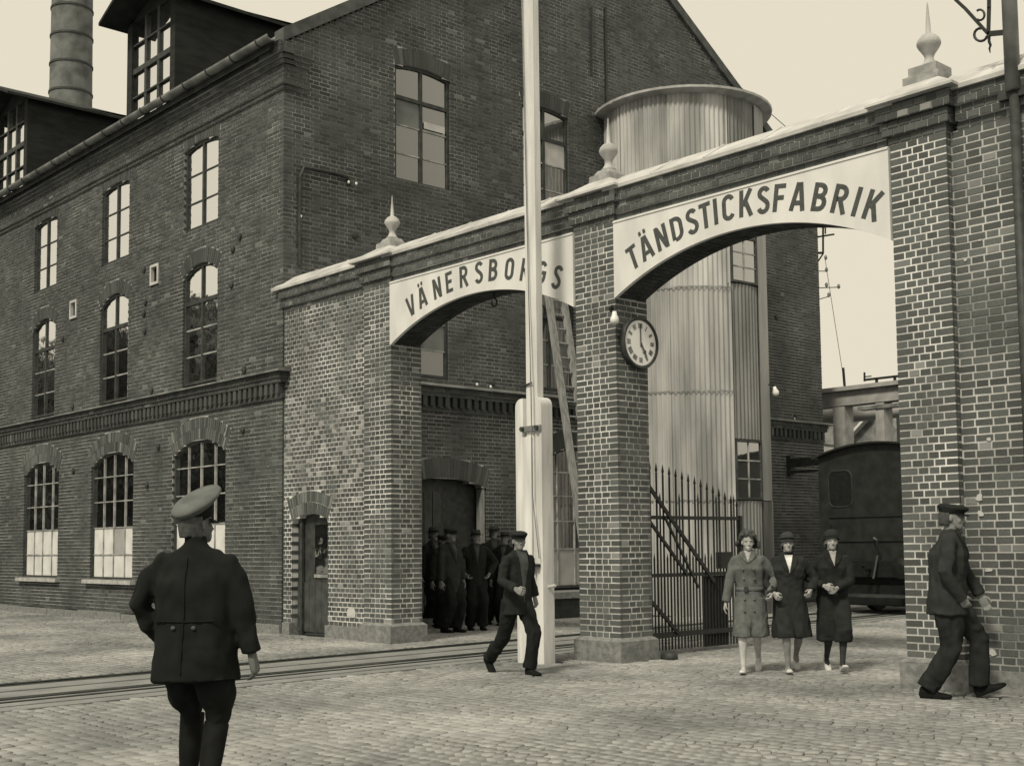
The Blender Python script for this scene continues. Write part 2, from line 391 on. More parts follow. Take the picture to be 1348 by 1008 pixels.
def ring_back(mb, wall, o, ring, inset=0.010, depth=0.16, n=14):
    for i in range(n):
        a0 = -o.th + 2 * o.th * i / n; a1 = -o.th + 2 * o.th * (i + 1) / n
        c = lambda r, a, d: wall.P(o.u + r * math.sin(a), o.zc + r * math.cos(a), d)
        r0, r1 = o.R, o.R + ring
        mb.poly([c(r0, a0, -inset), c(r0, a1, -inset), c(r1, a1, -inset), c(r1, a0, -inset)])
        mb.poly([c(r0 + .003, a0, -inset), c(r0 + .003, a1, -inset), c(r0 + .003, a1, -depth), c(r0 + .003, a0, -depth)])

# ================================================================== GROUND
def pix(p):
    v = Vector(p) - CAM; z = v.dot(_F)
    return (PX + FPX * v.dot(CR) / z, PY - FPX * v.dot(CU) / z, z) if z > 0.1 else (-9999, 0, z)
b = MB(); b.poly([(-260, -160, -0.03), (160, -160, -0.03), (160, 260, -0.03), (-260, 260, -0.03)])
ground = struct(b.build('ground', M_DIRT))
def railL(y): return -14.20 - 0.08 * y
PITS = [(-17.06, -16.14, 11.95, 12.75), (-12.1, -11.17, 11.95, 12.75), (-7.24, -6.4, 11.95, 12.75), (-19.7, -16.9, 12.05, 12.6), (-6.6, -3.0, 12.05, 12.6), (-12.56, -11.80, 11.1, 11.65)]
def sett_ok(x, y):
    if y > 12.0 and x < -19.6: return False
    if x < -19.4 and y > 12.05: return False
    if railL(y) - 0.16 < x < railL(y) + 1.45 + 0.98 and y < 32: return False
    for a, b_, c, d in PITS:
        if a < x < b_ and c < y < d: return False
    return True
setts = []
cw = 1.34
for ci in range(-4, 24):
    yc = ci * cw; ph = ru(0, 0.1); wav = ru(-0.05, 0.05)
    for k in range(-296, -18):
        x0 = k * 0.117 + ph
        if not (-35 < x0 < -2.5): continue
        q = pix((x0, yc, 0))
        if q[2] < 5.5 or q[2] > 33 or q[0] < -90 or q[0] > 1440 or q[1] > 1075: continue
        n = 10
        for j in range(n):
            v = (j + 0.5) / n * 2 - 1 + ru(-0.02, 0.02)
            x = x0 + 0.30 * (1 - v * v) + ru(-0.004, 0.004); y = yc + v * cw / 2
            if not sett_ok(x, y): continue
            ang = math.atan2(0.30 * 2 * v, cw / 2) 
            setts.append((x, y, -ang + ru(-0.04, 0.04), ru(0.098, 0.106), ru(0.127, 0.136), ru(-0.004, 0.004)))
setts.sort(key=lambda s: (s[0] ** 2 + s[1] ** 2))
vis = []; rest = []
for s in setts:
    q = pix((s[0], s[1], 0))
    (vis if len(vis) < 300 and 10 < q[0] < 1338 and q[1] < 1004 and not (q[0] < 420 and q[1] > 890) else rest).append(s)
SV = []
for i in range(5):
    bb = MB(); t = 0.45; j = lambda: ru(-0.03, 0.03)
    lo = [(-.5, -.5, -1), (.5, -.5, -1), (.5, .5, -1), (-.5, .5, -1)]
    mi_ = [(-.5 + j(), -.5 + j(), -.22), (.5 + j(), -.5 + j(), -.22), (.5 + j(), .5 + j(), -.22), (-.5 + j(), .5 + j(), -.22)]
    hi = [(-t + j(), -t + j(), 0), (t + j(), -t + j(), 0), (t + j(), t + j(), 0), (-t + j(), t + j(), 0)]
    bb.rings([lo, mi_, hi]); bb.f[-1] = bb.f[-1]; bb.f.pop(-2); bb.m.pop(-2)
    k = len(bb.v); top = bb.f.pop(); bb.m.pop(); bb.v.append((j(), j(), 0.03))
    for a in range(4): bb.f.append((top[a], top[(a + 1) % 4], k)); bb.m.append(0)
    SV.append(bb)
SM = []
for bb in SV:
    me = bb.mesh('cobble'); me.materials.append(M_SETT); me.polygons.foreach_set('use_smooth', [True] * len(me.polygons)); SM.append(me)
for (x, y, a, lx, ly, dz) in vis:
    o = D.objects.new('cobble', random.choice(SM)); COL.objects.link(o); o.parent = ground
    o.location = (x, y, dz); o.rotation_euler = (ru(-.03, .03), ru(-.03, .03), a); o.scale = (lx, ly, 0.035)
field = MB()
for (x, y, a, lx, ly, dz) in rest:
    bb = random.choice(SV); ca, sa = math.cos(a), math.sin(a); k = len(field.v)
    for p in bb.v:
        px_, py_ = p[0] * lx, p[1] * ly; field.v.append((x + ca * px_ - sa * py_, y + sa * px_ + ca * py_, dz + p[2] * 0.035))
    field.f.extend([tuple(k + i for i in f) for f in bb.f]); field.m.extend([0] * len(bb.f))
field.build('cobble_field', M_SETT, ground, smooth=True, kind='stuff')

# ------------------------------------------------------------------ railway track set into the paving
trk = thing('railway_track', 'railway track sunk in the paving, running through the left gate arch', 'track', (railL(8) + 0.7, 8, 0))
Y0, Y1 = 1.5, 46.0
def strip(mb, off0, off1, z0, z1, mi=0):
    mb.prism([Vector((railL(Y0) + off0, Y0, z0)), Vector((railL(Y0) + off1, Y0, z0)), Vector((railL(Y0) + off1, Y0, z1)), Vector((railL(Y0) + off0, Y0, z1))], (railL(Y1) - railL(Y0), Y1 - Y0, 0), mi)
for off in (-0.045, 1.405):
    b = MB(); strip(b, off, off + 0.09, -0.028, 0.006); b.build('rail', M_STEEL, trk)
for off in (0.13, 1.27, 1.62):
    b = MB(); strip(b, off, off + 0.06, -0.028, -0.002); b.build('guard_rail', M_STEEL, trk)
for (o0, o1) in ((-0.13, -0.07), (0.21, 0.66), (0.76, 1.26), (1.50, 1.61), (1.74, 1.98), (2.07, 2.34)):
    b = MB(); strip(b, o0, o1, -0.028, -0.004 - rnd() * 0.004); b.build('slab', M_SLAB, trk)

# ================================================================== FACTORY BUILDING
XC, YF_ = -19.63, 12.10
fb = thing('factory_building', 'dark brick factory with tall arched windows, gable end and gutter beside the gateway', 'building', (XC, YF_, 0))
facade = Wall((0, YF_, 0), (1, 0, 0), (0, -1, 0)); gable = Wall((XC, 0, 0), (0, 1, 0), (1, 0, 0))
BAYS = (-22.77, -26.76, -30.78)
fo_up = [Opening(x, 0.71, 8.02, 9.72, 0.10, 0.28) for x in BAYS]
fo_mid = [Opening(x, 0.72, 4.84, 7.06, 0.22, 0.30) for x in BAYS]
fo_low = [Opening(x, 1.09, 0.86, 3.42, 0.29, 0.44) for x in BAYS]
vents = [Opening(-24.76, 0.19, 7.16, 7.60), Opening(-28.98, 0.19, 7.03, 7.47)]
XW = -37.0
facade.fill(XW, XC, 0.16, 4.24, 'flem', fo_low, reveal=0.22)
facade.fill(XW, XC, 4.80, 10.0, 'flem', fo_up + fo_mid + vents, reveal=0.22)
RIDGE_Y = 20.62; EAVE = 10.9; SL = 0.645; GR = 29.14
go_up = [Opening(15.37, 0.71, 8.78, 11.12, 0.08, 0.34), Opening(18.80, 0.71, 8.78, 11.12, 0.08, 0.34)]
go_mid = [Opening(15.30, 0.71, 4.90, 7.04, 0.22, 0.28), Opening(18.90, 0.71, 4.90, 7.04, 0.22, 0.28)]
go_low = [Opening(15.9, 1.08, 0.0, 2.72, 0.18, 0.40), Opening(19.6, 1.08, 0.60, 3.24, 0.44, 0.40)]
gable.fill(YF_, GR, 0.0, 4.24, 'flem', go_low, reveal=0.22)
gable.fill(YF_, GR, 4.80, 16.4, 'flem', go_up + go_mid, reveal=0.22,
           left=lambda z: YF_ if z < EAVE else YF_ + (z - EAVE) / SL, right=lambda z: GR if z < EAVE else GR - (z - EAVE) / SL)
fw = facade.back.build('facade_wall', M_MORTAR_F, fb); gw = gable.back.build('gable_wall', M_MORTAR_F, fb)
def split_near(wl, br, n, cond):
    c = []
    for i, q in enumerate(br):
        p = wl.P((q[0] + q[1]) / 2, (q[2] + q[3]) / 2)
        if cond(p): c.append(((Vector(p) - CAM).length, i))
    c.sort(); pick = set(i for _, i in c[:n])
    return [q for i, q in enumerate(br) if i in pick], [q for i, q in enumerate(br) if i not in pick]
near, far = split_near(facade, facade.br, 300, lambda p: p[0] > -21.6 and (p[2] > 4.8 and p[2] < 9.9 or 0.9 < p[2] < 4.2))
single_bricks(facade, near, M_BRICK_FAC, fw)
b = MB(); facade.emit(b, far); b.build('brickwork', M_BRICK_FAC, fw, kind='stuff')
b = MB(); gable.emit(b, gable.br); b.build('brickwork', M_BRICK_FAC, gw, kind='stuff')
# unseen core box added to block light inside the house, roof on top
b = MB(); b.box((XW, YF_ + 0.30, -0.1), (XC - 0.30, GR - 0.2, EAVE - 0.15)); b.build('light_block_core', M_FRAME, fb)
b = MB(); b.box((XC - 0.30, GR - 0.02, 0), (XW, GR, EAVE)); b.build('rear_wall', M_BRICK_FAC, fb)
b = MB()
rf = [Vector((XC - 0.06, YF_ - 0.28, EAVE - 0.10)), Vector((XC - 0.06, RIDGE_Y, EAVE + (RIDGE_Y - YF_) * SL)), Vector((XC - 0.06, GR + 0.3, EAVE - 0.15)), Vector((XC - 0.06, GR + 0.3, EAVE - 0.30)), Vector((XC - 0.06, RIDGE_Y, EAVE + (RIDGE_Y - YF_) * SL - 0.2)), Vector((XC - 0.06, YF_ - 0.28, EAVE - 0.22))]
b.prism(rf, (XW - XC, 0, 0)); roof = b.build('roof', M_TAR, fb)
# raised gable edge
b = MB()
for s_, ya, yb in ((1, YF_ - 0.05, RIDGE_Y), (-1, GR + 0.05, RIDGE_Y)):
    za, zb = EAVE - 0.02, EAVE - 0.02 + abs(yb - ya) * SL
    b.prism([Vector((XC - 0.25, ya, za)), Vector((XC + 0.07, ya, za)), Vector((XC + 0.07, ya, za + 0.26)), Vector((XC - 0.25, ya, za + 0.26))], (0, yb - ya, zb - za))
b.build('gable_coping', mat('gable_edge_board', 0.085, 0.8, var=0.3, scale=4), fb, fix=True)
# plinth
b = MB()
x = XW
while x < XC + 0.03:
    w = ru(0.7, 1.3); x2 = min(x + w, XC + 0.03); b.box((x + 0.006, YF_ - 0.06 - ru(0, .015), -0.2), (x2 - 0.006, YF_ + 0.1, 0.15 + ru(-0.02, 0.01))); x = x2
b.build('plinth', M_STONE, fb)
b = MB(); b.box((XC - 0.1, YF_ + 0.11, -0.2), (XC + 0.035, 14.8, 0.13)); b.build('plinth', M_STONE, fb)
# corbelled bands
def band(wl, u0, u1, z0, z1, p, mbB, mbM, bond='flem', back=0.3):
    w2 = Wall(wl.O + wl.N * p, wl.U, wl.N)
    w2.fill(u0, u1, z0, z1, bond); w2.emit(mbB, w2.br, depth=0.05)
    a = Vector(w2.P(u0, z0, -0.012)); c = Vector(w2.P(u1, z1, -0.012 - back))
    mbM.box((min(a.x, c.x), min(a.y, c.y), z0 + 0.001), (max(a.x, c.x) - (0.02 if wl is facade else 0), max(a.y, c.y), z1 - 0.001))
def courses(spec, ext_gable, name, dent=None, top=None):
    B, Mm = MB(), MB()
    for z0, z1, p in spec:
        band(facade, XW, XC + p, z0, z1, p, B, Mm); band(gable, YF_ - p + 0.06, ext_gable, z0, z1, p, B, Mm)
    o = B.build(name, M_BRICK_FAC, fb, kind='stuff'); Mm.build('band_mortar', M_MORTAR_F, o)
    if dent:
        z0, z1, p = dent; q = MB(); x = XW
        while x < XC + p - 0.11: q.box((x, YF_ - p, z0), (x + 0.105, YF_ - 0.02, z1)); x += 0.19
        y = YF_ + 0.12
        while y < ext_gable - 0.1: q.box((XC + 0.02, y, z0), (XC + p, y + 0.105, z1)); y += 0.19
        q.build('dentil_course', M_BRICK_FAC, fb, kind='stuff')
    if top:
        z0, z1, p = top; q = MB()
        q.prism([Vector((XW, YF_ - p, z0)), Vector((XW, YF_ - p, z0 + 0.03)), Vector((XW, YF_ + 0.02, z1)), Vector((XW, YF_ + 0.02, z0))], (XC + p - XW, 0, 0))
        q.prism([Vector((XC + p, YF_ + 0.03, z0)), Vector((XC + p, YF_ + 0.03, z0 + 0.03)), Vector((XC - 0.02, YF_ + 0.03, z1)), Vector((XC - 0.02, YF_ + 0.03, z0))], (0, ext_gable + p - YF_, 0))
        q.build('ledge_flashing', M_GUTTER, fb, fix=True)
courses([(4.24, 4.32, 0.05), (4.32, 4.52, 0.03), (4.52, 4.60, 0.13), (4.60, 4.70, 0.17)], GR, 'string_course', dent=(4.32, 4.52, 0.105), top=(4.705, 4.80, 0.24))
courses([(10.0, 10.08, 0.04), (10.08, 10.16, 0.08), (10.16, 10.48, 0.03), (10.48, 10.56, 0.08), (10.56, 10.64, 0.13), (10.64, 10.84, 0.18)], YF_ + 0.52, 'cornice')
# gutter with its joints
b = MB(); gy, gz = YF_ - 0.33, 10.90
pr = []
for i in range(9):
    a = math.pi * (1.0 + i / 8.0); pr.append((0.10 * math.cos(a), 0.10 * math.sin(a)))
pr += [(0.085, 0.0), (0.07, -0.055), (0, -0.08), (-0.07, -0.055), (-0.085, 0.0)]
b.rings([[Vector((X, gy + a, gz + c)) for a, c in pr] for X in (XW, XC + 0.10)], 0)
gut = b.build('gutter', M_GUTTER, fb, fix=True)
x = XC - 0.3
while x > XW:
    b = MB(); b.path([(x, gy + 0.108 * math.cos(a), gz + 0.108 * math.sin(a)) for a in [math.pi * (0.98 + i / 8.0 * 1.04) for i in range(9)]], 0.018, 5); b.build('gutter_bracket', M_FRAME, gut); x -= 0.95
# arches over the openings
for wl, lst, rows, mt in ((facade, fo_up, 1, M_BRICK_FAC), (facade, fo_mid, 1, M_BRICK_FAC), (facade, fo_low, 2, M_BRICK_ARCH), (gable, go_up, 1, M_BRICK_FAC), (gable, go_mid, 1, M_BRICK_FAC), (gable, go_low, 1, M_BRICK_FAC)):
    for o in lst:
        b = MB(); voussoirs(b, wl, o, o.ring, rows=rows, depth=0.12); ar = b.build('window_arch', mt, fb, fix=True)
        b = MB(); ring_back(b, wl, o, o.ring); b.build('arch_mortar', M_MORTAR_F if rows == 1 else M_MORTAR_G, ar)
# windows
def window(parent, wl, o, xs, zs, barm, pane, rec=0.055, fw_=0.06, bw_=0.035, thick=(), framem=M_FRAME, sill=True):
    """frame in the opening, one pane per light, glazing bars between; xs / zs are the bar lines inside the frame"""
    P = lambda u, z, d: Vector(wl.P(u, z, d)); a, c = o.u - o.hw, o.u + o.hw; f = MB()
    ext = wl.N * 0.06
    f.prism([P(a + .002, o.z0 + .002, -rec - .05), P(a + fw_, o.z0 + .002, -rec - .05), P(a + fw_, o.top(a + fw_) - .002, -rec - .05), P(a + .002, o.top(a) - .002, -rec - .05)], ext)
    f.prism([P(c - fw_, o.z0 + .002, -rec - .05), P(c - .002, o.z0 + .002, -rec - .05), P(c - .002, o.top(c) - .002, -rec - .05), P(c - fw_, o.top(c - fw_) - .002, -rec - .05)], ext)
    f.prism([P(a + fw_, o.z0 + .002, -rec - .05), P(c - fw_, o.z0 + .002, -rec - .05), P(c - fw_, o.z0 + fw_, -rec - .05), P(a + fw_, o.z0 + fw_, -rec - .05)], ext)
    n = 10
    for i in range(n):
        u0 = a + fw_ + (c - a - 2 * fw_) * i / n; u1 = a + fw_ + (c - a - 2 * fw_) * (i + 1) / n
        f.prism([P(u0, o.top(u0) - fw_, -rec - .05), P(u1, o.top(u1) - fw_, -rec - .05), P(u1, o.top(u1) - .002, -rec - .05), P(u0, o.top(u0) - .002, -rec - .05)], ext)
    w = f.build('window', framem, parent, fix=True)
    X = [a + fw_] + [a + (c - a) * x for x in xs] + [c - fw_]; Z = [o.z0 + fw_] + list(zs) + [None]
    g = 0.003
    for r in range(len(Z) - 1):
        for q in range(len(X) - 1):
            m_ = pane(r, q)
            if m_ is None: continue
            x0, x1, z0, z1 = X[q] + g, X[q + 1] - g, Z[r] + g, Z[r + 1]
            pts = [(x0, z0), (x1, z0)]
            for i in range(5):
                u = x1 + (x0 - x1) * i / 4; t = o.top(u) - fw_
                pts.append((u, t if z1 is None else min(z1 - g, t)))
            if pts[2][1] - z0 < 0.03 and pts[-1][1] - z0 < 0.03: continue
            tl = ru(-0.006, 0.006)
            pb = MB(); pb.prism([P(u, z, -rec - .034 + tl * (u - x0)) for u, z in pts], wl.N * 0.006); pb.build('pane', m_, w, fix=True)
    for i, x in enumerate(X[1:-1]):
        t = bw_ * (2.0 if ('v', i) in thick else 1.0)
        k = MB(); k.prism([P(x - t / 2, Z[0], -rec - .03), P(x + t / 2, Z[0], -rec - .03), P(x + t / 2, o.top(x) - fw_, -rec - .03), P(x - t / 2, o.top(x) - fw_, -rec - .03)], wl.N * (0.034 if ('v', i) in thick else 0.026))
        k.build('glazing_bar', framem if ('v', i) in thick else barm, w, fix=True)
    for i, z in enumerate(Z[1:-1]):
        t = bw_ * (2.2 if ('h', i) in thick else 0.8); h = o.half(z)
        k = MB(); k.prism([P(o.u - h + fw_, z - t / 2, -rec - .03), P(o.u + h - fw_, z - t / 2, -rec - .03), P(o.u + h - fw_, z + t / 2, -rec - .03), P(o.u - h + fw_, z + t / 2, -rec - .03)], wl.N * (0.038 if ('h', i) in thick else 0.022))
        k.build('glazing_bar', framem if ('h', i) in thick else barm, w, fix=True)
    return w
for i, o in enumerate(fo_up):
    window(fb, facade, o, (0.5,), (8.60, 9.18), M_BARDK, lambda r, q: M_GLASS, thick=(('v', 0),))
for i, o in enumerate(fo_mid):
    window(fb, facade, o, (0.5,), (5.42, 5.97, 6.52), M_BAR, lambda r, q: M_GLASS, thick=(('v', 0), ('h', 2)))
for i, o in enumerate(fo_low):
    def pn(r, q, i=i):
        if r == 0: return M_WHITEPANEL
        if r == 1: return M_GREYPANEL if (i == 1 and q == 2) else M_WHITEPANEL
        return M_GLASS
    w = window(fb, facade, o, (0.26, 0.5, 0.76), (1.42, 2.02, 2.60, 3.16), M_BAR, pn, bw_=0.03)
    b = MB(); b.box((o.u - o.hw - 0.16, YF_ - 0.12, o.z0 - 0.085), (o.u + o.hw + 0.16, YF_ + 0.12, o.z0)); b.build('window_sill', M_FINIAL, w)
def gpane(i):
    def f(r, q):
        if i == 0: return {(2, 0): M_CURTAIN2, (1, 0): M_GLASS}.get((r, q), M_GLASS)
        return {(2, 1): M_CURTAIN}.get((r, q), M_GLASS)
    return f
for i, o in enumerate(go_up):
    w = window(fb, gable, o, (0.49,), (9.36, 9.94, 10.50), M_BAR, gpane(i), thick=(('v', 0), ('h', 2)))
    if i == 0:
        b = MB(); b.box((XC - 0.055, o.u + 0.06, 9.99), (XC - 0.048, o.u + 0.60, 10.13)); b.build('paper_strip', M_CURTAIN, w)
for i, o in enumerate(go_mid): window(fb, gable, o, (0.49,), (5.46, 6.0, 6.52), M_BAR, lambda r, q: M_CURTAIN2 if (r, q) == (1, 1) else M_GLASS, thick=(('v', 0), ('h', 2)))
window(fb, gable, go_low[1], (0.26, 0.5, 0.76), (1.45, 2.05, 2.60, 3.12), M_BAR, lambda r, q: M_GREYPANEL if r == 0 else M_GLASS, bw_=0.03)
# doorway in the gable: dark plank doors set back, one leaf open
o = go_low[0]; b = MB(); b.box((XC - 0.28, o.u - o.hw, 0.0), (XC - 0.22, o.u + 0.1, 2.9)); dr = b.build('door', M_FRAME, fb)
b = MB(); b.box((XC - 0.20, o.u + o.hw - 0.10, 0.02), (XC - 0.02, o.u + o.hw - 0.03, 2.7)); b.build('door_jamb', M_WOOD, dr)
for k in range(5):
    b = MB(); b.box((XC - 0.217, o.u - o.hw + 0.03 + 0.22 * k, 0.06), (XC - 0.20, o.u - o.hw + 0.23 + 0.22 * k, 2.62)); b.build('door_board', M_BARDK, dr)
b = MB(); b.box((XC - 0.1, o.u - o.hw - 0.3, 0.0), (XC + 0.7, o.u + o.hw + 0.3, 0.16)); b.build('door_step', M_STONE, fb)
b = MB(); b.box((XC + 0.005, 17.6, 0.42), (XC + 0.75, 22.0, 0.55)); lg = b.build('loading_ledge', M_STONE, fb)
b = MB(); b.box((XC + 0.02, 17.8, 0.0), (XC + 0.55, 21.8, 0.418)); b.build('ledge_base', M_FRAME, lg)
# pale framed vents
for o in vents:
    b = MB(); t = 0.055; y0, y1 = YF_ - 0.03, YF_ + 0.05
    b.box((o.u - o.hw, y0, o.z0), (o.u - o.hw + t, y1, o.sp)); b.box((o.u + o.hw - t, y0, o.z0), (o.u + o.hw, y1, o.sp))
    b.box((o.u - o.hw + t, y0, o.z0), (o.u + o.hw - t, y1, o.z0 + t)); b.box((o.u - o.hw + t, y0, o.sp - t), (o.u + o.hw - t, y1, o.sp))
    v = b.build('vent', M_CURTAIN, fb); b = MB(); b.box((o.u - o.hw + t, YF_ + 0.1, o.z0 + t), (o.u + o.hw - t, YF_ + 0.14, o.sp - t)); b.build('vent_back', M_FRAME, v)
# wall anchors, conduits, small porcelain spots
def anchor(p, n):
    p = Vector(p); n = Vector(n); b = MB(); b.path([p - n * 0.02, p + n * 0.03, p + n * 0.045], [0.075, 0.07, 0.02], 8); b.build('wall_anchor', M_FRAME, fb)
for px_, py_ in ((316, 312), (307, 328), (305, 375), (190, 355), (192, 398), (190, 413), (191, 436), (83, 446), (200, 514), (322, 487), (96, 535), (320, 566), (209, 588), (194, 638), (97, 620)):
    anchor(on('y', YF_, px_, py_), (0, -1, 0))
for px_, py_ in ((467, 310), (648, 504), (1022, 418), (1047, 548)): anchor(on('x', XC, px_, py_), (1, 0, 0))
b = MB(); cp = [on('x', XC + 0.04, x_, y_) for x_, y_ in ((395, 350), (394, 300), (395, 232), (400, 220), (440, 228), (457, 233), (462, 243))]
b.path(cp, 0.034, 6); b.build('conduit', M_FRAME, fb)
for px_, py_ in ((396, 285), (459, 240), (469, 242), (628, 506), (646, 509), (704, 22), (706, 48), (1027, 552), (1046, 551)):
    b = MB(); b.ell(on('x', XC + 0.05, px_, py_), 0.028, 0.028, 0.034, 8, 5); b.build('insulator', M_BULB, fb, smooth=True)
b = MB(); b.path([on('x', XC + 0.04, 797, 10), on('x', XC + 0.04, 799, 148)], 0.034, 5); b.build('conduit', M_IRON, fb)
b = MB(); b.path([on('x', XC + 0.04, 779, 10), on('x', XC + 0.04, 779, 100)], 0.022, 5); b.build('conduit', M_IRON, fb)
# bracket beam near the far end
p = on('x', XC, 1038, 612); b = MB(); b.box((XC + 0.002, p.y - 0.09, p.z - 0.28), (XC + 0.12, p.y + 0.09, p.z + 0.25)); b.box((XC + 0.12, p.y - 0.10, p.z - 0.05), (XC + 1.9, p.y + 0.10, p.z + 0.16)); b.box((XC + 0.12, p.y - 0.07, p.z - 0.22), (XC + 1.7, p.y + 0.07, p.z - 0.16))
b.build('bracket_beam', M_FRAME, fb)
# dormers
def dormer(x0, x1, zt=13.30):
    b = MB(); yb = 16.3; t = 0.10
    zr = lambda y: EAVE + (y - YF_) * SL - 0.1
    for xx in (x0, x1 - t):
        b.prism([Vector((xx, YF_ - 0.02, EAVE - 0.2)), Vector((xx, yb, zr(yb))), Vector((xx, yb, zt)), Vector((xx, YF_ - 0.02, zt))], (t, 0, 0))
    b.box((x0 + t, YF_ - 0.02, EAVE - 0.25), (x0 + 0.24, YF_ + 0.12, zt)); b.box((x1 - 0.22, YF_ - 0.02, EAVE - 0.25), (x1 - t, YF_ + 0.12, zt))
    dm = b.build('dormer', M_CHEEK, fb, fix=True)
    xm = (x0 + x1) / 2; hz = 0.42 * (x1 - x0) / 2; b = MB(); e = 0.20
    for s_ in (-1, 1):
        xe = xm + s_ * ((x1 - x0) / 2 + e); ze = zt - e * 0.42; zm = zt + hz
        b.prism([Vector((xe, YF_ - 0.62, ze)), Vector((xm, YF_ - 0.62, zm)), Vector((xm, YF_ - 0.62, zm + 0.07)), Vector((xe, YF_ - 0.62, ze + 0.07))], (0, 6.2, 0))
    b.build('dormer_roof', M_TAR, dm, fix=True)
    b = MB(); b.prism([Vector((x0 + t, YF_ + 0.02, zt)), Vector((x1 - t, YF_ + 0.02, zt)), Vector((xm, YF_ + 0.02, zt + hz - 0.06))], (0, 0.06, 0)); b.build('dormer_front', M_CHEEK, dm, fix=True)
    wx0, wx1 = x0 + 0.24, x1 - 0.22; cols = 3
    zb = [EAVE + 0.12, 11.56, 12.16, 12.76, zt]
    for q in range(cols):
        for r in range(4):
            pb = MB(); pb.box((wx0 + (wx1 - wx0) * q / cols + 0.003, YF_ + 0.060, zb[r] + 0.003), (wx0 + (wx1 - wx0) * (q + 1) / cols - 0.003, YF_ + 0.066, zb[r + 1] - 0.003)); pb.build('pane', M_GLASS, dm)
    for q in range(1, cols):
        xx = wx0 + (wx1 - wx0) * q / cols; pb = MB(); pb.box((xx - 0.05, YF_ + 0.01, zb[0]), (xx + 0.05, YF_ + 0.058, zt)); pb.build('glazing_bar', M_FRAME, dm)
    for r, tt in ((1, 0.018), (2, 0.06), (3, 0.018)):
        pb = MB(); pb.box((wx0, YF_ + 0.004, zb[r] - tt), (wx1, YF_ + 0.056, zb[r] + tt)); pb.build('glazing_bar', M_FRAME, dm)
    pb = MB(); pb.box((wx0 - 0.05, YF_ - 0.06, EAVE - 0.36), (wx1 + 0.08, YF_ - 0.025, EAVE - 0.02)); pb.build('apron_board', M_CURTAIN2, dm)
dormer(-26.22, -23.93); dormer(-34.40, -32.10)

# ================================================================== TALL CHIMNEY far behind
cd = ray(93, 130); cd = Vector((cd.x, cd.y, 0)).normalized(); cc = cd * 78
ch = thing('factory_chimney', 'tall round brick chimney with iron bands rising behind the factory roof', 'chimney', (cc.x, cc.y, 0))
b = MB(); b.lathe((cc.x, cc.y, 0), [(1.55, 0), (1.25, 26), (1.18, 35), (1.12, 44), (1.2, 44.1), (1.2, 44.8), (0.8, 44.8)], 28); b.build('shaft', mat('chimney_brick', 0.14, 0.9, var=0.35, scale=1.2, bump=0.4, bscale=14), ch, smooth=True)
z = 27.0
while z < 43:
    r = 1.25 - (z - 26) * 0.0075; b = MB(); b.lathe((cc.x, cc.y, 0), [(r, z), (r + 0.05, z), (r + 0.05, z + 0.12), (r, z + 0.12)], 28); b.build('iron_band', M_FRAME, ch); z += 1.72

# ================================================================== GATEWAY
PF, PB = 12.03, 12.65              # pier front / back
gt = thing('brick_gateway', 'brick gateway with three piers, two sign arches and a zinc coping', 'gateway', (-11.6, 12.3, 0))
PIERS = [(-16.98, -16.24), (-12.01, -11.27), (-7.15, -6.50)]
SZ, CZ = 5.81, 6.23                # sign top, underside of coping
allfront = []
def brick_box(x0, x1, y0, y1, z0, z1, bond, faces='frbl', ops=(), reveal=0.0, inset=0.004, J=None):
    ws = []
    for fc in faces:
        if fc == 'f': w = Wall((0, y0, 0), (1, 0, 0), (0, -1, 0)); a, c = x0, x1
        if fc == 'b': w = Wall((0, y1, 0), (-1, 0, 0), (0, 1, 0)); a, c = -x1, -x0
        if fc == 'r': w = Wall((x1, 0, 0), (0, 1, 0), (1, 0, 0)); a, c = y0 + 0.051, y1 - 0.051
        if fc == 'l': w = Wall((x0, 0, 0), (0, -1, 0), (-1, 0, 0)); a, c = -y1 + 0.051, -y0 - 0.051
        oo = ops if fc == 'f' else [Opening(-q.u, q.hw, q.z0, q.sp, q.rise, q.ring) for q in ops] if fc == 'b' else ()
        w.fill(a, c, z0, z1, bond, oo, inset=inset, reveal=reveal, J=J or GJ); ws.append(w)
    return ws
def emit_walls(parent, ws, m_b, m_m, single=0, depth=0.05):
    back = MB(); B = MB()
    for w in ws:
        k = len(back.v); back.v.extend(w.back.v); back.f.extend([tuple(k + i for i in f) for f in w.back.f]); back.m.extend(w.back.m)
    for i, w in enumerate(ws):
        br = w.br
        if single and i == 0:
            near, br = split_near(w, br, single, lambda p: 1.75 < p[2] < 6.3 or p[0] < -6.75 and p[2] > 0.4)
            single_bricks(w, near, m_b, parent, depth)
        w.emit(B, br, depth)
    back.build('mortar', m_m, parent); B.build('brickwork', m_b, parent, kind='stuff')
pier_objs = []; M_STONE2 = mat('pale_cap_stone', 0.30, 0.85, var=0.2, scale=9, bump=0.3, bscale=40)
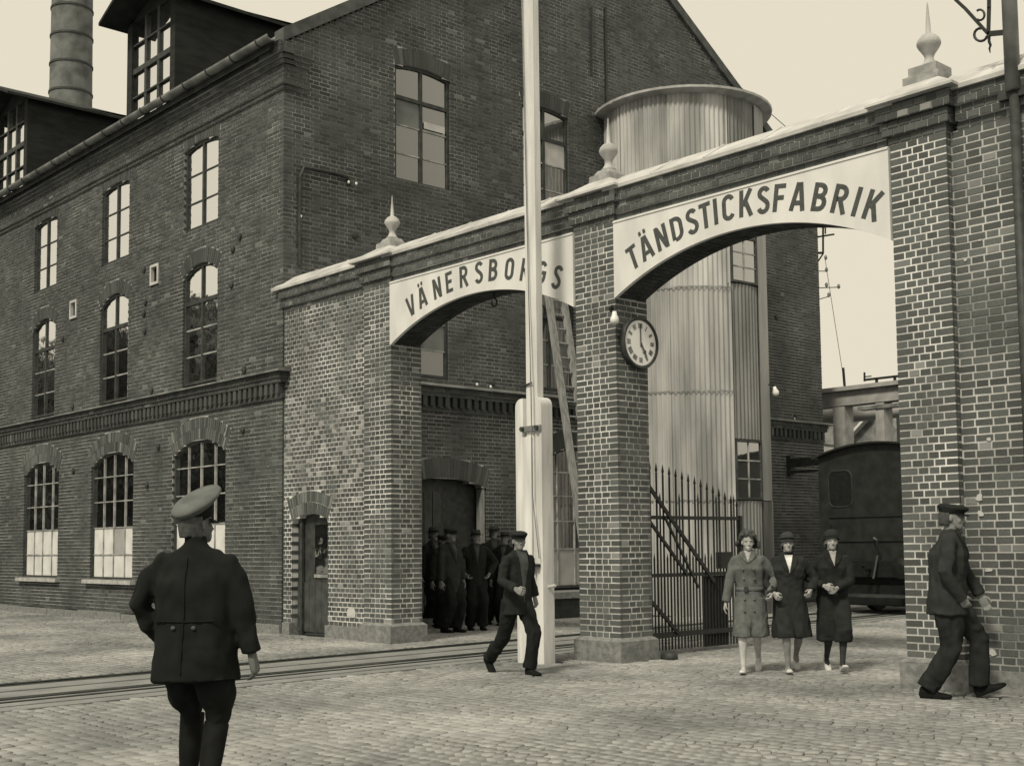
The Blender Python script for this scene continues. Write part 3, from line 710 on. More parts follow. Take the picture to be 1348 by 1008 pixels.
for i, (x0, x1) in enumerate(PIERS):
    b = MB(); b.box((x0 + 0.0065, PF + 0.0065, 0.0), (x1 - 0.0065, PB - 0.0065, CZ))
    pr_ = b.build('pier', M_MORTAR_G, gt); pier_objs.append(pr_)
    emit_walls(pr_, brick_box(x0, x1, PF, PB, 0.30, SZ, 'pier'), M_BRICK_GATE, M_MORTAR_G, single=(300 if i == 2 else 0))
    b = MB(); e = 0.06
    b.prism([Vector((x0 - e, PF - e, -0.1)), Vector((x1 + e, PF - e, -0.1)), Vector((x1 + e, PB + e, -0.1)), Vector((x0 - e, PB + e, -0.1))], (0, 0, 0.36))
    b.rings([[Vector((x0 - k, PF - k, z)), Vector((x1 + k, PF - k, z)), Vector((x1 + k, PB + k, z)), Vector((x0 - k, PB + k, z))] for k, z in ((e, 0.262), (0.012, 0.30))]); b.build('plinth', M_STONE, pr_, fix=True)
    for z0, z1, p in ((SZ, 5.89, 0.012), (5.89, 6.05, 0.06), (6.05, CZ - 0.02, 0.11)):
        ws = brick_box(x0 - p, x1 + p, PF - p, PB + p, z0, z1, 'header', J=0.013, inset=0.008); emit_walls(pr_, ws, M_BRICK_GATE, M_MORTAR_R)
    p = 0.19; cx, cy = (x0 + x1) / 2, (PF + PB) / 2
    sq = lambda hx, hy, z: [Vector((cx - hx, cy - hy, z)), Vector((cx + hx, cy - hy, z)), Vector((cx + hx, cy + hy, z)), Vector((cx - hx, cy + hy, z))]
    hx, hy = (x1 - x0) / 2 + p, (PB - PF) / 2 + p
    b = MB(); b.rings([sq(hx, hy, CZ), sq(hx, hy, CZ + 0.03), sq(0.17, 0.17, CZ + 0.25)]); b.build('cap', M_ZINC, pr_)
    b = MB()
    if i == 2: b.rings([sq(0.21, 0.21, CZ + 0.16), sq(0.21, 0.21, CZ + 0.31), sq(0.165, 0.165, CZ + 0.315), sq(0.165, 0.165, CZ + 0.42)]); fz = CZ + 0.42
    else: b.rings([sq(0.20, 0.20, CZ + 0.16), sq(0.19, 0.19, CZ + 0.32), sq(0.15, 0.15, CZ + 0.33), sq(0.11, 0.11, CZ + 0.40)]); fz = CZ + 0.40
    b.build('finial_base', M_STONE2, pr_)
    b = MB(); b.lathe((cx, cy, fz), [(0.10, 0), (0.105, 0.02), (0.085, 0.035), (0.056, 0.08), (0.046, 0.12), (0.053, 0.135), (0.06, 0.155), (0.112, 0.230), (0.128, 0.262), (0.131, 0.282), (0.116, 0.325), (0.080, 0.365), (0.042, 0.385), (0.030, 0.40), (0.024, 0.52), (0.006, 0.74)], 20)
    shade_auto(b.build('finial', M_FINIAL, pr_), 40)
# spans with the arches
ARCH_RISE = 0.53; SPR = 4.79
spans = [(PIERS[0][1], PIERS[1][0]), (PIERS[1][1], PIERS[2][0])]
span_ops = []
for k, (x0, x1) in enumerate(spans):
    o = Opening((x0 + x1) / 2, (x1 - x0) / 2, 0, SPR, ARCH_RISE); span_ops.append(o); n = 28
    arc = [(x0 + (x1 - x0) * i / n, o.top(x0 + (x1 - x0) * i / n)) for i in range(n + 1)]
    b = MB(); y0, y1 = 12.072, 12.60
    for i in range(n):
        (xa, za), (xb, zb) = arc[i], arc[i + 1]
        b.poly([(xa, y0, za), (xb, y0, zb), (xb, y0, CZ), (xa, y0, CZ)]); b.poly([(xb, y1, zb), (xa, y1, za), (xa, y1, CZ), (xb, y1, CZ)])
        b.poly([(xa, y1, za + .012), (xb, y1, zb + .012), (xb, y0, zb + .012), (xa, y0, za + .012)])
    ar = b.build('arch_span', M_MORTAR_F, gt)
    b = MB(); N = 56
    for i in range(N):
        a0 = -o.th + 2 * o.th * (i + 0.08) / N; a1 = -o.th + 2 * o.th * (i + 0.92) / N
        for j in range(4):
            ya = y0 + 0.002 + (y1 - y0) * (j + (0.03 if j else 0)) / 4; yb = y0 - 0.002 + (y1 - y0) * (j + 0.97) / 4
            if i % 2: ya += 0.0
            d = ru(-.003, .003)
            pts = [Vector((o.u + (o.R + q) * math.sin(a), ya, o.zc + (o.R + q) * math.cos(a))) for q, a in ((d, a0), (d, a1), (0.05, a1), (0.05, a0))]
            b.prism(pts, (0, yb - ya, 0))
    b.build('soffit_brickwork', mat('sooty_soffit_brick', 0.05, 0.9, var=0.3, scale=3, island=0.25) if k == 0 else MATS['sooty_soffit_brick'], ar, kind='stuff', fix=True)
    w = Wall((0, y1 + 0.01, 0), (-1, 0, 0), (0, 1, 0)); w.fill(-x1, -x0, SPR, SZ, 'flem', [Opening(-o.u, o.hw, 0, SPR + 0.09, ARCH_RISE)]); emit_walls(ar, [w], M_BRICK_GATE, M_MORTAR_G)
    for z0, z1, p in ((SZ, 5.89, 0.0), (5.89, 6.05, 0.05), (6.05, CZ - 0.02, 0.10)):
        emit_walls(ar, brick_box(x0 + 0.05, x1 - 0.05, 12.06 - p, 12.61 + p, z0, z1, 'header', 'fb', J=0.013, inset=0.008), M_BRICK_GATE, M_MORTAR_R)
        b = MB(); b.box((x0 + 0.05, 12.075 - p, z0 + .001), (x1 - 0.05, 12.595 + p, z1 - .001)); b.build('band_core', M_MORTAR_G, ar)
# coping
def coping(x0, x1, y0, y1, z=CZ, parent=None):
    b = MB(); ym = (y0 + y1) / 2; n = max(2, int((x1 - x0) / 0.8)); R = []
    for i in range(n + 1):
        x = x0 + (x1 - x0) * i / n; d = ru(-.006, .006)
        R.append([Vector((x, y0, z - 0.025 + d)), Vector((x, y0 - .004, z + 0.02 + d)), Vector((x, ym, z + 0.27 + d)), Vector((x, y1 + .004, z + 0.02)), Vector((x, y1, z - 0.025))])
    b.rings(R); o = b.build('coping', M_ZINC, parent or gt, fix=True)
    for i in range(1, n):
        x = x0 + (x1 - x0) * i / n; q = MB()
        q.path([(x, y0 - .004, z + .024), (x, ym, z + .276), (x, y1 + .004, z + .024)], 0.010, 4); q.build('seam', M_ZINC, o)
for (x0, x1) in spans: coping(x0 - 0.1, x1 + 0.1, 11.92, 12.75)
coping(-19.85, PIERS[0][0] + 0.08, 11.98, 12.70); coping(PIERS[2][1] - 0.08, -3.2, 11.98, 12.70)
# side walls
LW = Opening(-18.77, 0.575, 0.0, 2.0, 0.12, 0.40)
b = MB(); b.box((-19.60, 12.24, 2.6), (-17.0, 12.5, CZ - .05)); b.box((-18.15, 12.24, 0), (-17.0, 12.5, 2.6)); lw = b.build('side_wall', M_MORTAR_G, gt, label='short wall with pale stained bricks and a small arched doorway')
emit_walls(lw, brick_box(-19.62, PIERS[0][0] + 0.02, 12.13, 12.55, 0.20, SZ, 'header', 'fb', [LW], reveal=0.205), M_BRICK_LWALL, M_MORTAR_G, depth=0.15)
b = MB(); b.box((-19.36, 12.27, 0.0), (-18.18, 12.31, 2.13)); dd = b.build('door', M_FRAME, lw, label='dark boarded door with a small glazed light')
for k in range(6): b = MB(); b.box((-19.34 + 0.19 * k, 12.255, 0.05), (-19.16 + 0.19 * k, 12.268, 0.92)); b.build('door_board', M_BARDK, dd)
b = MB(); b.box((-18.80, 12.245, 1.0), (-18.25, 12.268, 1.06)); b.build('door_sill', M_BAR, dd)
for k in range(2): b = MB(); b.box((-18.79, 12.258, 1.07 + 0.44 * k), (-18.24, 12.266, 1.49 + 0.44 * k)); b.build('pane', M_GLASS, dd)
b = MB(); b.box((-19.19, 12.20, 0.0), (-19.12, 12.25, 2.1)); b.build('door_post', M_FRAME, dd)
wtmp = Wall((0, 12.13, 0), (1, 0, 0), (0, -1, 0))
b = MB(); voussoirs(b, wtmp, LW, 0.40, rows=2, depth=0.40); b.build('door_arch', M_BRICK_ARCH, lw, fix=True)
b = MB(); ring_back(b, wtmp, LW, 0.40, depth=0.41); b.build('arch_mortar', M_MORTAR_G, lw)
b = MB(); b.box((-19.58, 12.08, -0.1), (-19.34, 12.58, 0.2)); b.build('plinth', M_STONE, lw)
b = MB(); b.box((-18.20, 12.07, -0.1), (PIERS[0][0] - .065, 12.6, 0.205)); b.build('plinth', M_STONE, lw)
b = MB(); b.box((-6.55, 12.24, 0), (-3.3, 12.5, CZ - .05)); rw = b.build('side_wall', M_MORTAR_G, gt, label='plain brick wall stub beyond the near pier')
emit_walls(rw, brick_box(PIERS[2][1] - 0.02, -3.2, 12.13, 12.55, 0.20, SZ, 'mix', 'fb'), M_BRICK_GATE, M_MORTAR_R, depth=0.10)
b = MB(); b.box((PIERS[2][1] + .065, 12.08, -0.1), (-3.2, 12.6, 0.22)); b.build('plinth', M_STONE, rw)
for pw, xa, xb in ((lw, -19.66, PIERS[0][0] - 0.09), (rw, PIERS[2][1] + 0.09, -3.2)):
    for z0, z1, p in ((SZ, 5.89, 0.012), (5.89, 6.05, 0.06), (6.05, CZ - 0.02, 0.11)):
        emit_walls(pw, brick_box(xa, xb, 12.13 - p, 12.55 + p, z0, z1, 'header', 'fbr' if xa > -10 else 'fb', J=0.013, inset=0.008), M_BRICK_GATE, M_MORTAR_R)
        b = MB(); b.box((xa + .02, 12.145 - p, z0 + .001), (xb - .02, 12.535 + p, z1 - .001)); b.build('band_core', M_MORTAR_G, pw)
# torn paper and lime spots on the piers and walls
def splat(parent, x, y, n, w, h, m):
    b = MB(); pts = []
    for i in range(9):
        a = 2 * math.pi * i / 9; r = ru(0.55, 1.0); pts.append(Vector((x.x + n.y * 0 + (w / 2) * r * math.cos(a) * (1 if n.y else 0), x.y + (w / 2) * r * math.cos(a) * (1 if n.x else 0), x.z + (h / 2) * r * math.sin(a))))
    b.prism(pts, n * 0.004); b.build('paper_scrap', m, parent, fix=True)
M_PAPER = mat('torn_paper', 0.48, 0.9, var=0.1, scale=12)
for px_, py_, w_, h_ in ((1289, 655, .10, .09), (1291, 676, .09, .08), (1301, 750, .13, .05), (1305, 858, .16, .08), (1288, 835, .05, .06), (1302, 578, .06, .04), (1290, 316, .07, .03), (1271, 342, .05, .04)):
    splat(rw, on('y', 12.124, px_, py_), 0, Vector((0, -1, 0)), w_, h_, M_PAPER)
splat(lw, on('y', 12.124, 463, 806), 0, Vector((0, -1, 0)), 0.30, 0.26, M_PAPER)
# hook under the far arch
o = span_ops[0]; b = MB(); hx = -14.0; hz = o.top(hx)
b.path([(hx, 12.3, hz + .02), (hx, 12.3, hz - 0.10)] + [(hx + 0.06 * math.sin(a), 12.3, hz - 0.16 + 0.06 * math.cos(a)) for a in [0.3 + i * 0.6 for i in range(9)]], 0.014, 6); b.build('hook', M_IRON, gt)

# ------------------------------------------------------------------ sign boards with stroke lettering
def arcp(cx, cy, rx, ry, a0, a1, n=7): return [(cx + rx * math.cos(math.radians(a0 + (a1 - a0) * i / n)), cy + ry * math.sin(math.radians(a0 + (a1 - a0) * i / n))) for i in range(n + 1)]
tt = 0.09
A_ = [[(0.065, 0), (0.255, 1.0)], [(0.515, 0), (0.325, 1.0)], [(0.165, 0.28), (0.415, 0.28)], [(0.235, 0.96), (0.345, 0.96)]]
GL = {
 'V': [[(0.06, 1), (0.25, 0.0)], [(0.50, 1), (0.31, 0.0)], [(0.235, 0.045), (0.325, 0.045)]], 'A': A_, 'Ä': A_ + [[(0.12, 1.17), (0.24, 1.17)], [(0.34, 1.17), (0.46, 1.17)]],
 'N': [[(tt, 0), (tt, 1)], [(tt + .04, 0.93), (0.47 - .04, 0.07)], [(0.47, 0), (0.47, 1)]],
 'E': [[(0.46, 1 - tt), (tt, 1 - tt), (tt, tt), (0.46, tt)], [(tt + .06, 0.52), (0.41, 0.52)]],
 'F': [[(0.46, 1 - tt), (tt, 1 - tt), (tt, 0)], [(tt + .06, 0.50), (0.41, 0.50)]],
 'R': [[(tt, 0), (tt, 1 - tt), (0.26, 1 - tt)] + arcp(0.26, 0.70, 0.19, 0.30 - tt, 90, -90)[1:] + [(tt + .06, 0.70 - 0.30 + tt)], [(0.28, 0.46), (0.50, 0)]],
 'B': [[(tt, 0), (tt, 1 - tt), (0.25, 1 - tt)] + arcp(0.25, 0.72, 0.185, 0.28 - tt, 90, -90)[1:] + [(tt + .05, 0.53)], [(tt + .05, tt), (0.27, tt)] + arcp(0.27, 0.305, 0.195, 0.305 - tt, -90, 90)[1:] + [(tt + .05, 0.52)]],
 'O': [[(tt, 0.30), (tt, 0.70)] + arcp(0.27, 0.70, 0.185, 0.30 - tt, 180, 0)[1:] + [(0.455, 0.30)] + arcp(0.27, 0.30, 0.185, 0.30 - tt, 0, -180)[1:]],
 'G': [arcp(0.27, 0.70, 0.185, 0.30 - tt, 25, 180) + [(tt, 0.30)] + arcp(0.27, 0.30, 0.185, 0.30 - tt, -180, 0)[1:] + [(0.455, 0.50), (0.29, 0.50)]],
 'C': [arcp(0.27, 0.70, 0.185, 0.30 - tt, 20, 180) + [(tt, 0.30)] + arcp(0.27, 0.30, 0.185, 0.30 - tt, -180, -20)[1:]],
 'S': [arcp(0.26, 0.735, 0.17, 0.265 - tt, 20, 235, 9) + arcp(0.26, 0.265, 0.18, 0.265 - tt + 0.03, 55, -160, 9)],
 'T': [[(0.0, 1 - tt), (0.50, 1 - tt)], [(0.25, 1 - 2 * tt), (0.25, 0)]],
 'D': [[(tt, tt), (tt, 1 - tt), (0.22, 1 - tt)] + arcp(0.22, 0.66, 0.24, 0.34 - tt, 90, 0)[1:] + arcp(0.22, 0.34, 0.24, 0.34 - tt, 0, -90) + [(tt + .06, tt)]],
 'I': [[(tt, 0), (tt, 1)]],
 'K': [[(tt, 0), (tt, 1)], [(0.47, 1), (tt + 0.07, 0.40)], [(0.26, 0.56), (0.50, 0)]],
}
GW = {'I': 0.17, 'V': 0.56, 'A': 0.58, 'Ä': 0.58, 'T': 0.50, 'S': 0.52}
def ribbon(pts, w):
    L, R = [], []
    for i, p in enumerate(pts):
        p = Vector(p); d0 = (p - Vector(pts[i - 1])).normalized() if i else None; d1 = (Vector(pts[i + 1]) - p).normalized() if i < len(pts) - 1 else None
        d0 = d0 or d1; d1 = d1 or d0
        n0 = Vector((-d0.y, d0.x)); n1 = Vector((-d1.y, d1.x)); m = n0 + n1
        if m.length < 0.25: m = n0
        m = m.normalized(); k = min(1.45, 1 / max(0.35, m.dot(n0)))
        L.append(p + m * w / 2 * k); R.append(p - m * w / 2 * k)
    return L, R
def sign(text, o, label, centers):
    x0, x1 = o.u - o.hw + 0.012, o.u + o.hw - 0.012
    s = thing('sign_board', label, 'sign', (o.u, 12.0, SPR), 'arched name boards of the gateway')
    n = 32; top = SZ - 0.012; arc = [Vector((x0 + (x1 - x0) * i / n, 12.058, o.top(x0 + (x1 - x0) * i / n) - 0.035)) for i in range(n + 1)]
    b = MB(); yf = 12.0
    for i in range(n):
        p, q = arc[i], arc[i + 1]
        b.prism([Vector((p.x, yf, p.z)), Vector((q.x, yf, q.z)), Vector((q.x, yf, top)), Vector((p.x, yf, top))], (0, 0.058, 0))
    bd = b.build('board', M_SIGN, s)
    bm = bmesh.new(); bm.from_mesh(bd.data); bmesh.ops.remove_doubles(bm, verts=bm.verts, dist=1e-5)
    inner = [f for f in bm.faces if abs(f.normal.x) > 0.99 and x0 + 0.02 < f.calc_center_median().x + s.location.x < x1 - 0.02]
    bmesh.ops.delete(bm, geom=inner, context='FACES'); bmesh.ops.recalc_face_normals(bm, faces=bm.faces); bm.to_mesh(bd.data); bm.free()
    b = MB(); b.box((x0, yf - 0.012, top - 0.03), (x1, yf - 0.001, top - 0.012)); b.build('edge_bead', M_SIGN, s)
    Hh = 0.33; R = o.R + 0.095; sw = 0.17
    for chr_, cx in zip(text, centers):
        if chr_ == ' ': continue
        th = math.asin((cx - o.u) / (R + Hh / 2)); gw_ = GW.get(chr_, 0.54); b = MB()
        for si, st in enumerate(GL[chr_]):
            Lp, Rp = ribbon(st, sw * (0.5 if len(st) == 2 and abs(st[0][0] - st[1][0]) < 0.12 and st[0][1] == st[1][1] and st[0][1] < 1.1 else 1.0)); yy = yf - 0.0015 - 0.0007 * si
            def tr(p, y):
                lx = (p.x - gw_ / 2) * Hh * 1.10; lz = R + p.y * Hh
                return Vector((o.u + lz * math.sin(th) + lx * math.cos(th), y, o.zc + lz * math.cos(th) - lx * math.sin(th)))
            for i in range(len(Lp) - 1):
                q = [Rp[i], Rp[i + 1], Lp[i + 1], Lp[i]]
                b.poly([tr(p, yy) for p in q])
        lt = b.build('letter', M_LETTER, s)
    return s
sign('VÄNERSBORGS', span_ops[0], 'white arched sign reading VÄNERSBORGS between the far and middle piers',
     [-15.66, -15.37, -15.0, -14.69, -14.355, -14.0, -13.68, -13.32, -12.98, -12.645, -12.33])
sign('TÄNDSTICKSFABRIK', span_ops[1], 'white arched sign reading TÄNDSTICKSFABRIK between the middle and near piers',
     [-10.91, -10.68, -10.42, -10.16, -9.91, -9.70, -9.54, -9.34, -9.08, -8.82, -8.58, -8.33, -8.04, -7.775, -7.565, -7.365])

# ------------------------------------------------------------------ clock on the middle pier
ck = thing('wall_clock', 'round wall clock with white dial on the side of the middle pier', 'clock', (-11.27, 12.42, 4.20))
CX, CY, CZ_ = -11.265, 12.42, 4.20
def disc(mb, x0, prof, n=36):   # lathe about the X axis
    mb.rings([[Vector((x0 + x, CY + r * math.sin(q), CZ_ + r * math.cos(q))) for q in (2 * math.pi * j / n for j in range(n))] for r, x in prof])
b = MB(); disc(b, CX, [(0.33, 0.0), (0.35, 0.04), (0.355, 0.075), (0.342, 0.10), (0.312, 0.095), (0.305, 0.075)]); shade_auto(b.build('case', M_FRAME, ck), 50)
b = MB(); disc(b, CX, [(0.304, 0.065), (0.304, 0.080)]); b.build('dial', M_CLOCKF, ck)
def cbar(mb, ang, r0, r1, w, x, off=0.0):
    c, s_ = math.cos(ang), math.sin(ang); P = lambda r, t: Vector((CX + x, CY + r * s_ + t * c, CZ_ + r * c - t * s_))
    mb.poly([P(r0, off - w / 2), P(r0, off + w / 2), P(r1, off + w / 2), P(r1, off - w / 2)])
NUM = {1: [0], 2: [-.5, .5], 3: [-1, 0, 1], 4: [-1.5, -.5, .5, 1.5], 5: [-.6, .6], 6: [-1.2, 0, 1.2], 7: [-1.6, -.5, .5, 1.6], 8: [-2, -1, 0, 1, 2], 9: [-1.3, 0, 1.3], 10: [-.6, .6], 11: [-1.2, 0, 1.2], 12: [-1.7, -.5, .6, 1.7]}
for h in range(1, 13):
    b = MB(); a = 2 * math.pi * h / 12
    for t in NUM[h]: cbar(b, a, 0.195, 0.265, 0.013, 0.083, t * 0.019)
    b.build('hour_numeral', M_LETTER, ck)
b = MB(); cbar(b, math.radians(-1), -0.06, 0.25, 0.022, 0.088); b.build('minute_hand', M_LETTER, ck)
b = MB(); cbar(b, math.radians(150), 0.0, 0.20, 0.026, 0.092); a = math.radians(150); c, s_ = math.cos(a), math.sin(a)
P = lambda r, t: Vector((CX + 0.0935, CY + r * s_ + t * c, CZ_ + r * c - t * s_)); b.poly([P(0.09, 0), P(0.135, 0.035), P(0.19, 0.0), P(0.135, -0.035)]); b.build('hour_hand', M_LETTER, ck)
# lamps
def bulb_lamp(name, label, base, arm, c, r=0.055, tiltv=(0, 0, -1)):
    t = thing(name, label, 'lamp', tuple(base)); b = MB(); b.path([base] + arm + [Vector(c) - Vector(tiltv) * r * 1.6], 0.014, 6); b.build('arm', M_IRON, t)
    tv = Vector(tiltv).normalized(); c = Vector(c); b = MB(); b.path([c - tv * r * 1.7, c - tv * r * 0.9, c - tv * r * 0.2, c + tv * r * 0.5, c + tv * r * 1.0, c + tv * r * 1.2], [r * .45, r * .6, r * .95, r * 1.0, r * .7, r * .25], 10); b.build('bulb', M_BULB, t, smooth=True)
    b = MB(); b.path([Vector(base) - Vector((0.03, 0, 0)), base], 0.05, 8); b.build('mount', M_IRON, t)
lp = on('x', -11.18, 809, 420)
bulb_lamp('wall_lamp', 'small white bulb on a short bracket beside the clock', Vector((-11.265, lp.y + 0.06, lp.z + 0.16)), [Vector((-11.20, lp.y + 0.03, lp.z + 0.17))], lp, 0.06)

# ------------------------------------------------------------------ flagpole in its housing
fx, fy = -12.13, 11.36
fp = thing('flagpole', 'tall white flagpole clamped between two round-topped white boards', 'flagpole', (fx, fy, 0))
b = MB(); b.rings([[Vector((fx + q[0] * w, fy + q[1] * w, z)) for q in ((-1, -.5), (-.5, -1), (.5, -1), (1, -.5), (1, .5), (.5, 1), (-.5, 1), (-1, .5))] for z, w in ((0.5, 0.108), (3.6, 0.106), (10.5, 0.098), (13.5, 0.09))]); shade_auto(b.build('pole', M_WHITE, fp), 30)
for nm, x0, x1, side in (('post_board', fx - 0.27, fx - 0.115, -1), ('post_board', fx + 0.115, fx + 0.235, 1)):
    y0_ = 11.25; pts = [Vector((x0, y0_, -0.05)), Vector((x1, y0_, -0.05))]; zt = 3.47; rr = 0.115
    if side > 0: pts += [Vector((x1, y0_, zt - rr))] + [Vector((x1 - rr + rr * math.cos(a), y0_, zt - rr + rr * math.sin(a))) for a in [math.pi / 2 * i / 6 for i in range(1, 7)]]
    else: pts += [Vector((x1, y0_, zt))] + [Vector((x0 + rr - rr * math.sin(a), y0_, zt - rr + rr * math.cos(a))) for a in [math.pi / 2 * i / 6 for i in range(0, 7)]]
    b = MB(); b.prism(pts, (0, 0.20, 0)); b.build(nm, M_WHITE if side < 0 else mat('worn_white_paint', 0.58, 0.7, var=0.25, scale=2, stretch=(2, 2, 0.3), bump=0.2, bscale=25), fp, fix=True)
b = MB(); b.box((fx - 0.13, 11.215, 3.02), (fx + 0.24, 11.245, 3.09)); cl_ = b.build('clamp', M_GUTTER, fp)
for bx in (-0.09, 0.19):
    b = MB(); b.tube((fx + bx, 11.18, 3.055), (fx + bx, 11.25, 3.055), 0.032); b.build('bolt', M_FRAME, cl_)
b = MB(); b.box((fx - 0.113, 11.225, 0.0), (fx + 0.06, 11.245, 2.95)); b.build('front_board', M_WHITE, fp)
b = MB(); b.path([(fx - 0.10, fy - 0.125, 12.5), (fx + 0.02, fy - 0.13, 6.0), (fx + 0.10, 11.20, 3.45), (fx + 0.10, 11.20, 2.2), (fx + 0.22, 11.20, 1.35)], 0.008, 5); b.build('halyard', M_GUTTER, fp)
b = MB(); b.box((fx + 0.06, 11.17, 1.24), (fx + 0.20, 11.24, 1.28)); b.box((fx + 0.11, 11.15, 1.20), (fx + 0.15, 11.169, 1.32)); b.build('cleat', M_IRON, fp)
b = MB(); b.tube((fx + 0.235, 11.35, 0.98), (fx + 0.36, 11.35, 1.0), 0.02); b.build('peg', M_CURTAIN, fp)
b = MB(); b.path([(fx - 0.15, fy - 0.12, 3.62), (fx + 0.08, fy - 0.13, 3.66)], 0.012, 5); b.build('pin', M_IRON, fp)

# ------------------------------------------------------------------ iron gate leaf, swung open behind the middle pier
gx = -11.62; ig = thing('iron_gate', 'open wrought iron gate leaf with spear-topped bars and diagonal braces', 'gate', (gx, 13.0, 0))
ga, gb = 12.98, 15.02
def gtop(y): return 2.66 - 0.24 * ((y - ga) / (gb - ga)) - 0.28 * ((y - ga) / (gb - ga)) ** 2
n = 15
for i in range(n):
    y = ga + 0.06 + (gb - ga - 0.12) * i / (n - 1); b = MB(); zt = gtop(y)
    b.tube((gx, y, 0.06), (gx, y, zt - 0.12), 0.015, n=6); b.rings([[Vector((gx + r * math.cos(q), y + r * math.sin(q), z)) for q in (0, 1.571, 3.142, 4.712)] for r, z in ((0.012, zt - 0.12), (0.026, zt - 0.08), (0.002, zt + 0.02))]); b.build('bar', M_IRON, ig)
for i in range(n - 1):
    y = ga + 0.06 + (gb - ga - 0.12) * (i + 0.5) / (n - 1); b = MB(); zt = 1.30 + (0.85 if i % 3 == 1 else 0)
    b.tube((gx, y, 0.06), (gx, y, zt), 0.013, 0.013, n=6); b.tube((gx, y, zt), (gx, y, zt + 0.09), 0.016, 0.002, n=6); b.build('short_bar', M_IRON, ig)
for z, h in ((1.89, 0.05), (1.09, 0.05), (0.27, 0.07)):
    b = MB(); b.box((gx - 0.022, ga, z - h / 2), (gx + 0.022, gb, z + h / 2)); b.build('cross_rail', M_IRON, ig)
for y, zt in ((ga, 2.35), (gb, 1.93)):
    b = MB(); b.box((gx - 0.03, y - 0.03, 0.03), (gx + 0.03, y + 0.03, zt)); b.build('stile', M_IRON, ig)
for p, q, w in (((ga, 2.32), (14.35, 0.98), 0.055), ((ga, 1.84), (13.75, 1.1), 0.045), ((ga, 0.75), (13.55, 0.28), 0.05), ((13.3, 1.9), (14.0, 0.9), 0.03)):
    b = MB(); b.bar((gx + 0.035, p[0], p[1]), (gx + 0.035, q[0], q[1]), 0.025, w); b.build('brace', M_IRON, ig)
b = MB(); b.box((gx - 0.05, 14.22, 0.05), (gx - 0.035, 14.72, 1.06)); b.build('kick_plate', M_IRON, ig)
b = MB(); b.box((gx - 0.06, 14.52, 1.16), (gx + 0.05, 14.76, 1.40)); b.build('lock_box', M_IRON, ig)
b = MB(); b.box((gx - 0.09, 12.84, 0.02), (gx + 0.05, 12.955, 2.5)); b.build('hinge_post', M_IRON, ig)
st = MB(); st.rings([[Vector((-11.12 + 0.13 * k * math.cos(a), 12.80 + 0.11 * k * math.sin(a), z)) for a in [2 * math.pi * i / 9 for i in range(9)]] for k, z in ((1, -0.02), (0.95, 0.06), (0.6, 0.11))])
tag(st.build('gate_stop', M_FRAME, None, smooth=True), 'low dark stop stone at the foot of the middle pier', 'stone')

# ------------------------------------------------------------------ downpipe and scroll bracket at the near wall
dp = thing('downpipe', 'vertical metal pipe in front of the near wall stub', 'pipe', (-5.70, 11.9, 0))
b = MB(); b.tube((-5.74, 12.0, 6.02), (-5.74, 12.0, 9.5), 0.075, n=14); b.build('upper_pipe', M_GUTTER, dp, smooth=True)
b = MB(); b.tube((-5.74, 12.02, 0.0), (-5.74, 12.02, 6.0), 0.05, n=12); b.build('lower_pipe', M_FRAME, dp, smooth=True)
b = MB(); b.box((-5.90, 12.0, 5.95), (-5.60, 12.09, 6.05)); b.build('clamp', M_FRAME, dp)
sb = thing('scroll_bracket', 'wrought iron bracket with curled scrolls beside the metal pipe', 'bracket', (-5.84, 12.0, 6.6))
bp_ = lambda x, y: on('y', 12.0, x, y)
b = MB(); b.bar(bp_(1322, 43), bp_(1300, 45), 0.03, 0.05); b.bar(bp_(1302, 10), bp_(1301, 46), 0.03, 0.03, up=(0, 1, 0)); b.bar(bp_(1271, 12), bp_(1300, 44), 0.03, 0.035, up=(0, 1, 0)); b.bar(bp_(1302, 0), bp_(1302, 12), 0.03, 0.03, up=(0, 1, 0)); b.bar(bp_(1258, 0), bp_(1271, 12), 0.03, 0.035, up=(0, 1, 0)); b.build('arm', M_IRON, sb)
b = MB(); b.path([bp_(1299.5 - 8.5 * (1 - math.cos(t)) , 46 + 8.5 * math.sin(t)) for t in [0.2 + i * 0.42 for i in range(12)]], 0.014, 6); b.build('scroll', M_IRON, sb)
b = MB(); b.path([bp_(1290 + 6 * math.cos(t), 20 + 7 * math.sin(t)) for t in [2.2 - i * 0.45 for i in range(11)]], 0.012, 6); b.build('scroll', M_IRON, sb)
b = MB(); b.path([bp_(1302, 47), bp_(1302, 55), bp_(1304, 60), bp_(1302.5, 64), bp_(1303.5, 70)], [0.018, 0.016, 0.014, 0.012, 0.005], 6); b.build('drop', M_IRON, sb)

# ================================================================== CORRUGATED TOWER
SX, SY, SR = -18.5, 22.1, 1.82
si = thing('corrugated_tower', 'round tower clad in pale corrugated iron against the factory gable', 'tower', (SX, SY, 0))
tiers = [(0.0, 2.46, 0), (2.44, 4.80, 1), (4.78, 7.06, 2), (7.04, 11.36, 3)]
def corr_sheet(z0, z1, a0, a1, rr, m, name, amp=0.020, per=0.11, dz=0.0):
    b = MB(); n = int((a1 - a0) * rr / per * 6); R0, R1 = [], []
    for i in range(n + 1):
        a = a0 + (a1 - a0) * i / n; r = rr + amp * math.sin(2 * math.pi * (a - a0) * rr / per)
        R0.append(Vector((SX + r * math.cos(a), SY + r * math.sin(a), z0 + 0.004 * math.sin(i)))); R1.append(Vector((SX + r * math.cos(a), SY + r * math.sin(a), z1)))
    b.rings([R0, R1], cap=False, closed=False); return b.build(name, m, si, smooth=True)
rad = math.radians
